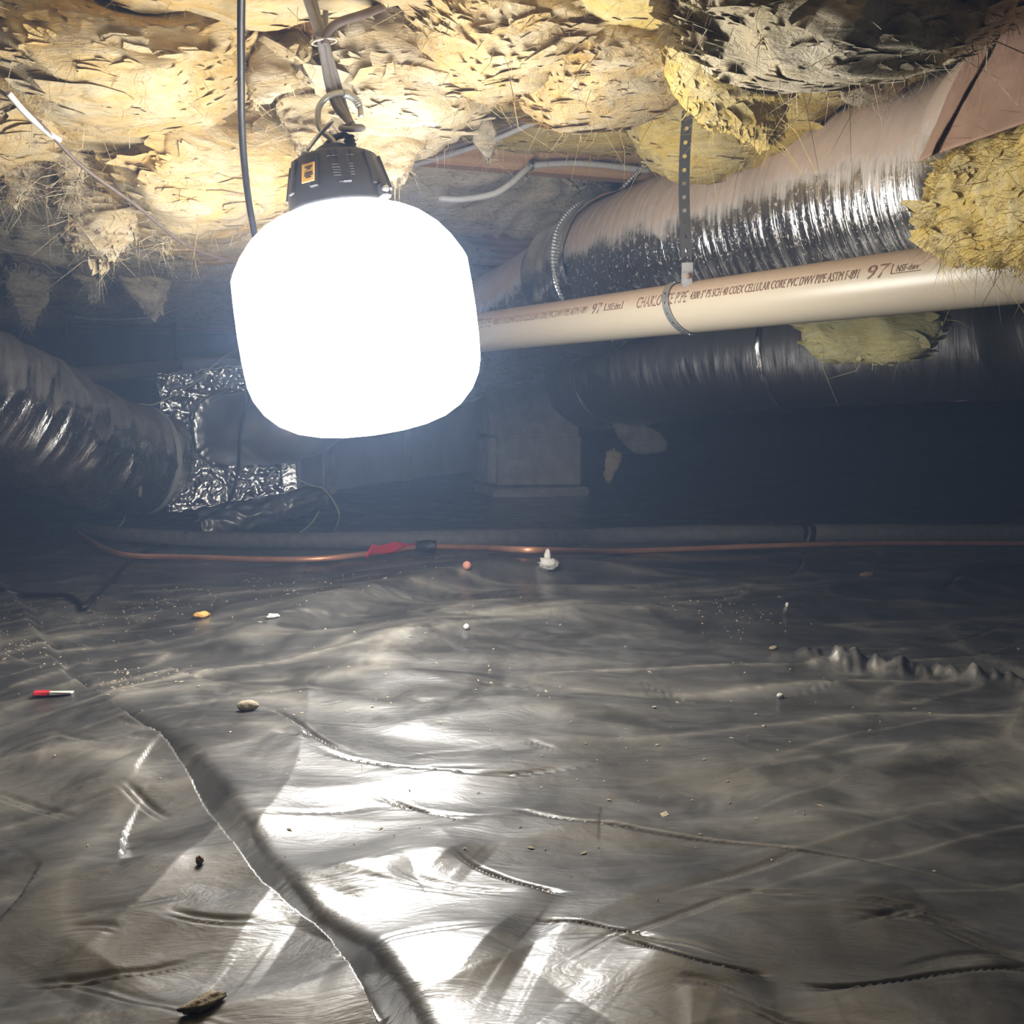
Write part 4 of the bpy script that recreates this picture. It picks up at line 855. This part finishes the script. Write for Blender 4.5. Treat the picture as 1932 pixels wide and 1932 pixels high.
tube('foam_sleeve', [on_floor(x, 1021, .022) for x in (3900, 3000, 2080, 1932, 1700, 1535)], .0235, MT['foam'], fs_, n=80, m=28, disp=lambda L, A: .0012 * pn(L * 9, np.cos(A), np.sin(A)))
tube('foam_sleeve', [on_floor(x, y, .020) for x, y in ((1512, 1021), (1400, 1021), (1250, 1023), (1120, 1027), (980, 1031), (860, 1033), (760, 1034), (640, 1036), (500, 1036), (380, 1033), (270, 1027), (200, 1020), (150, 1010))], lambda x: .0235 - .004 * np.clip((x - .4) / .3, 0, 1), MT['foam'], fs_, n=200, m=28, disp=lambda L, A: .0014 * pn(L * 9, np.cos(A), np.sin(A)))
q = on_floor(1523, 1021, .022)
tube('joint_wrap', [q + np.array([.016, 0, 0]), q, q - np.array([.016, 0, 0])], [.021, .0195, .021], MT['cord'], fs_, n=12, m=24)
V = np.array([[q + np.array([dx, -.026 - .004 * t, .022 - .062 * t]) for dx in (-.011, .011)] for t in np.linspace(0, 1, 14)]); V[..., 0] += .004 * np.sin(np.linspace(0, 6, 14))[:, None]
sheet('tape_tail', V, MT['cord'], fs_, .001)
q = GP(803, 1034, .012)
tube('tape_wrap', [q + np.array([-.020, .002, .004]), q + np.array([-.004, 0, .004]), q + np.array([.008, 0, .003]), q + np.array([.024, 0, .003])], [.011, .014, .016, .0135], MT['cord'], rl, n=20, m=18, disp=lambda L, A: .001 * pn(L * 90, np.cos(A), np.sin(A)))
a = GP(700, 1046, .016) + np.array([0, -.03, .010]); b = GP(786, 1031, .02) + np.array([0, -.03, .010])
t_ = np.linspace(0, 1, 24); V = np.zeros((24, 6, 3))
for j in range(6):
    ww_ = (.016 - .012 * t_) * (j / 5 - .5) * 2
    V[:, j] = a * (1 - t_[:, None]) + b * t_[:, None]; V[:, j, 2] += ww_ * .8 + .003 * np.sin(t_ * 9 + j * .6); V[:, j, 1] += ww_ * .6 + .004 * np.sin(t_ * 7); V[:, j, 0] += .012 * (j / 5 - .5) * (1 - t_)
sheet('red_tape_flag', V, MT['red'], rl, .0008)
a = P(797, 1022, 2.52); mesh_pts = None

# crumpled plastic roll and yellow wires by the fitting
def on_line(seq, lift=.004): return [GP(x, y, lift) for x, y in seq]
tube('plastic_roll', S((380, 996, 2.72), (430, 985, 2.74), (500, 966, 2.78), (560, 950, 2.82), (612, 935, 2.86)), lambda x: .042 - .012 * x, MT['poly'], None, n=90, m=40, disp=wrink(.010, .005, 18, 40, 2.5), label='glossy roll of bunched black plastic below the foil fitting', cat='plastic sheet')
tube('thin_wire', [P(557, 902, 2.85), P(585, 915, 2.8), P(610, 922, 2.75), P(632, 950, 2.7), P(640, 975, 2.68), GP(630, 1003, .004)], .0022, MT['yellowwire'], None, n=50, m=6, label='yellow wire arching from the fitting to the ground', cat='wire')
tube('thin_wire', [GP(425, 1000, .01), GP(450, 1013, .004), GP(500, 1014, .004), GP(550, 1012, .004), P(585, 990, 2.78), P(602, 965, 2.82)], .0022, MT['yellowwire'], None, n=50, m=6, label='pale yellow wire lying in front of the bunched plastic', cat='wire')
tube('thin_wire', [P(238, 958, 2.75), P(232, 985, 2.75), P(205, 1008, 2.78)], .0022, MT['yellowwire'], None, n=24, m=6, label='short yellow wire hanging under the left foil duct', cat='wire')
tube('duct_drip_strip', S((264, 850, 2.56), (266, 895, 2.56), (264, 936, 2.58)), lambda x: .003 + .002 * x, MT['wool_pale'], None, n=24, m=8, label='pale thin strip hanging on the left foil duct', cat='strip')

# ------------------------------------------------------------------ small debris on the plastic
def lump(name, px, py, size, mat, label, seed=0, cat='debris', yaw=0.0, amp=.25, group=None):
    q = GP(px, py); th_, ph_ = np.meshgrid(np.linspace(0, np.pi, 14), np.arange(20) / 20 * 2 * np.pi, indexing='ij')
    d = np.stack([np.sin(th_) * np.cos(ph_), np.sin(th_) * np.sin(ph_), np.cos(th_)], -1)
    rr = 1 + amp * fbm(d[..., 0] * 2 + seed, d[..., 1] * 2, d[..., 2] * 2, 3)
    V = (d * rr[..., None] * np.asarray(size)).reshape(-1, 3) @ np.array(Matrix.Rotation(yaw, 3, 'Z')).T
    V = V + q + np.array([0, 0, -V[:, 2].min() - .001])
    return mesh(name, V, grid_faces(14, 20, True), MT[mat], None, label=label, cat=cat, group=group)
lump('pink_ball', 881, 1074, (.0075, .0075, .0075), 'pink', 'small pink ball on the plastic in front of the copper line', 1, 'ball', amp=.02)
lump('wool_scrap', 1035, 1076, (.017, .012, .010), 'white', 'pale wool scrap lying in front of the copper line', 2, 'scrap', amp=.5)
lump('wool_scrap_tip', 1033, 1071, (.006, .005, .016), 'white', 'upright tip of pale wool standing on the scrap near the copper line', 3, 'scrap', amp=.3)
lump('nut_shell', 1637, 1089, (.019, .007, .006), 'nut', 'brown elongated nut shell on the plastic at right', 4, 'shell', .35, .15)
lump('grey_pod', 468, 1340, (.011, .006, .006), 'debris', 'fuzzy grey pod lying on a crease left of centre', 5, 'pod', .3, .2)
lump('orange_crumb', 380, 1166, (.011, .007, .005), 'orange', 'orange crumb of debris behind the bright fold', 6, 'crumb', .2, .4)
lump('white_pebble', 880, 1187, (.004, .004, .004), 'white', 'tiny white pebble on the plastic below the pink ball', 7, 'pebble', 0, .1)
lump('paper_scrap', 515, 1166, (.009, .005, .003), 'white', 'white crumb right of the orange crumb', 8, 'crumb', .5, .5)
lump('tan_bit', 1460, 1226, (.006, .003, .003), 'debris', 'tan bit at the start of the crumpled shiny ridge', 9, 'crumb', .2, .3)
lump('leaf_scrap', 385, 1900, (.012, .005, .003), 'debris', 'tan leaf scrap at the bottom edge left of centre', 10, 'leaf', .7, .5)
lump('grey_flake', 377, 1630, (.0025, .0025, .003), 'debris', 'small grey flake left of the long dark crease', 11, 'flake', 0, .4)
lump('white_pebble', 1485, 1145, (.003, .003, .004), 'white', 'tiny white pebble below the tape tail', 12, 'pebble', 0, .2)
lump('pebble', 1472, 1316, (.004, .003, .003), 'white', 'tiny pebble below the crumpled shiny ridge', 13, 'pebble', 0, .2)
c_ = GP(95, 1312); rw = thing('candy_wrapper', c_, 'little red and white wrapper lying by the crease at left', 'wrapper')
box('wrapper_end', c_ + np.array([-.008, 0, .003]), (.018, .010, .004), MT['red'], rw, rz=.1, bev=.001, jit=.001, seed=2)
box('wrapper_body', c_ + np.array([.012, 0, .003]), (.024, .009, .003), MT['white'], rw, rz=.1, bev=.001, jit=.001, seed=3)
# sprinkling of straw-like crumbs, too many to count
rs = np.random.RandomState(5); NB = 900
bx_, by_ = [], []
for cx_, cy_, sx1, sy1, n_ in ((350, 1170, 260, 30, 260), (820, 1085, 90, 14, 160), (20, 1250, 60, 20, 90), (230, 1315, 70, 12, 70), (1370, 1190, 60, 18, 70), (950, 1420, 380, 130, 160), (700, 1250, 700, 120, 90)):
    bx_.append(rs.normal(cx_, sx1, n_)); by_.append(rs.normal(cy_, sy1, n_))
bx_ = np.concatenate(bx_); by_ = np.clip(np.concatenate(by_), 1050, 1900)
g0 = np.array([G(x, y) for x, y in zip(bx_, by_)]); g0[:, 2] = gh(g0[:, 0], g0[:, 1]) + .0006
nb_ = len(g0); an = rs.uniform(0, 6.28, nb_); ln_ = rs.gamma(2, .0006, nb_) + .0005; wd_ = ln_ * rs.uniform(.2, .6, nb_)
dx_ = np.stack([np.cos(an), np.sin(an), rs.uniform(-.2, .2, nb_)], 1) * ln_[:, None]; dy_ = np.stack([-np.sin(an), np.cos(an), np.zeros(nb_)], 1) * wd_[:, None]
VV = np.stack([g0 - dx_, g0 - dy_, g0 + dx_, g0 + dy_, g0 + np.array([0, 0, .0011])], 1).reshape(-1, 3); b = np.arange(nb_) * 5
mesh('scattered_crumbs', VV, np.concatenate([np.stack([b + i, b + (i + 1) % 4, b + 4], 1) for i in range(4)]), MT['debris'], None, smooth=False, label='scattered straw coloured crumbs and dirt on the black plastic', cat='debris', kind='stuff')

# ------------------------------------------------------------------ haze volume added for the lens glare round the lamp
if HAZE > 0:
    hz = bpy.data.materials.new('glare_haze'); hz.use_nodes = True; nt = hz.node_tree; nt.nodes.clear()
    o_ = nt.nodes.new('ShaderNodeOutputMaterial'); vsn = nt.nodes.new('ShaderNodeVolumeScatter')
    vsn.inputs['Color'].default_value = (.44, .62, 1.0, 1); vsn.inputs['Density'].default_value = HAZE; vsn.inputs['Anisotropy'].default_value = 0.0
    nt.links.new(vsn.outputs[0], o_.inputs['Volume'])
    box('haze', (0, 3.0, .45), (12.2, 12.2, 1.15), hz, None, bev=.001, kind='stuff', label='thin bluish haze added for the lens glare around the lamp', cat='haze')
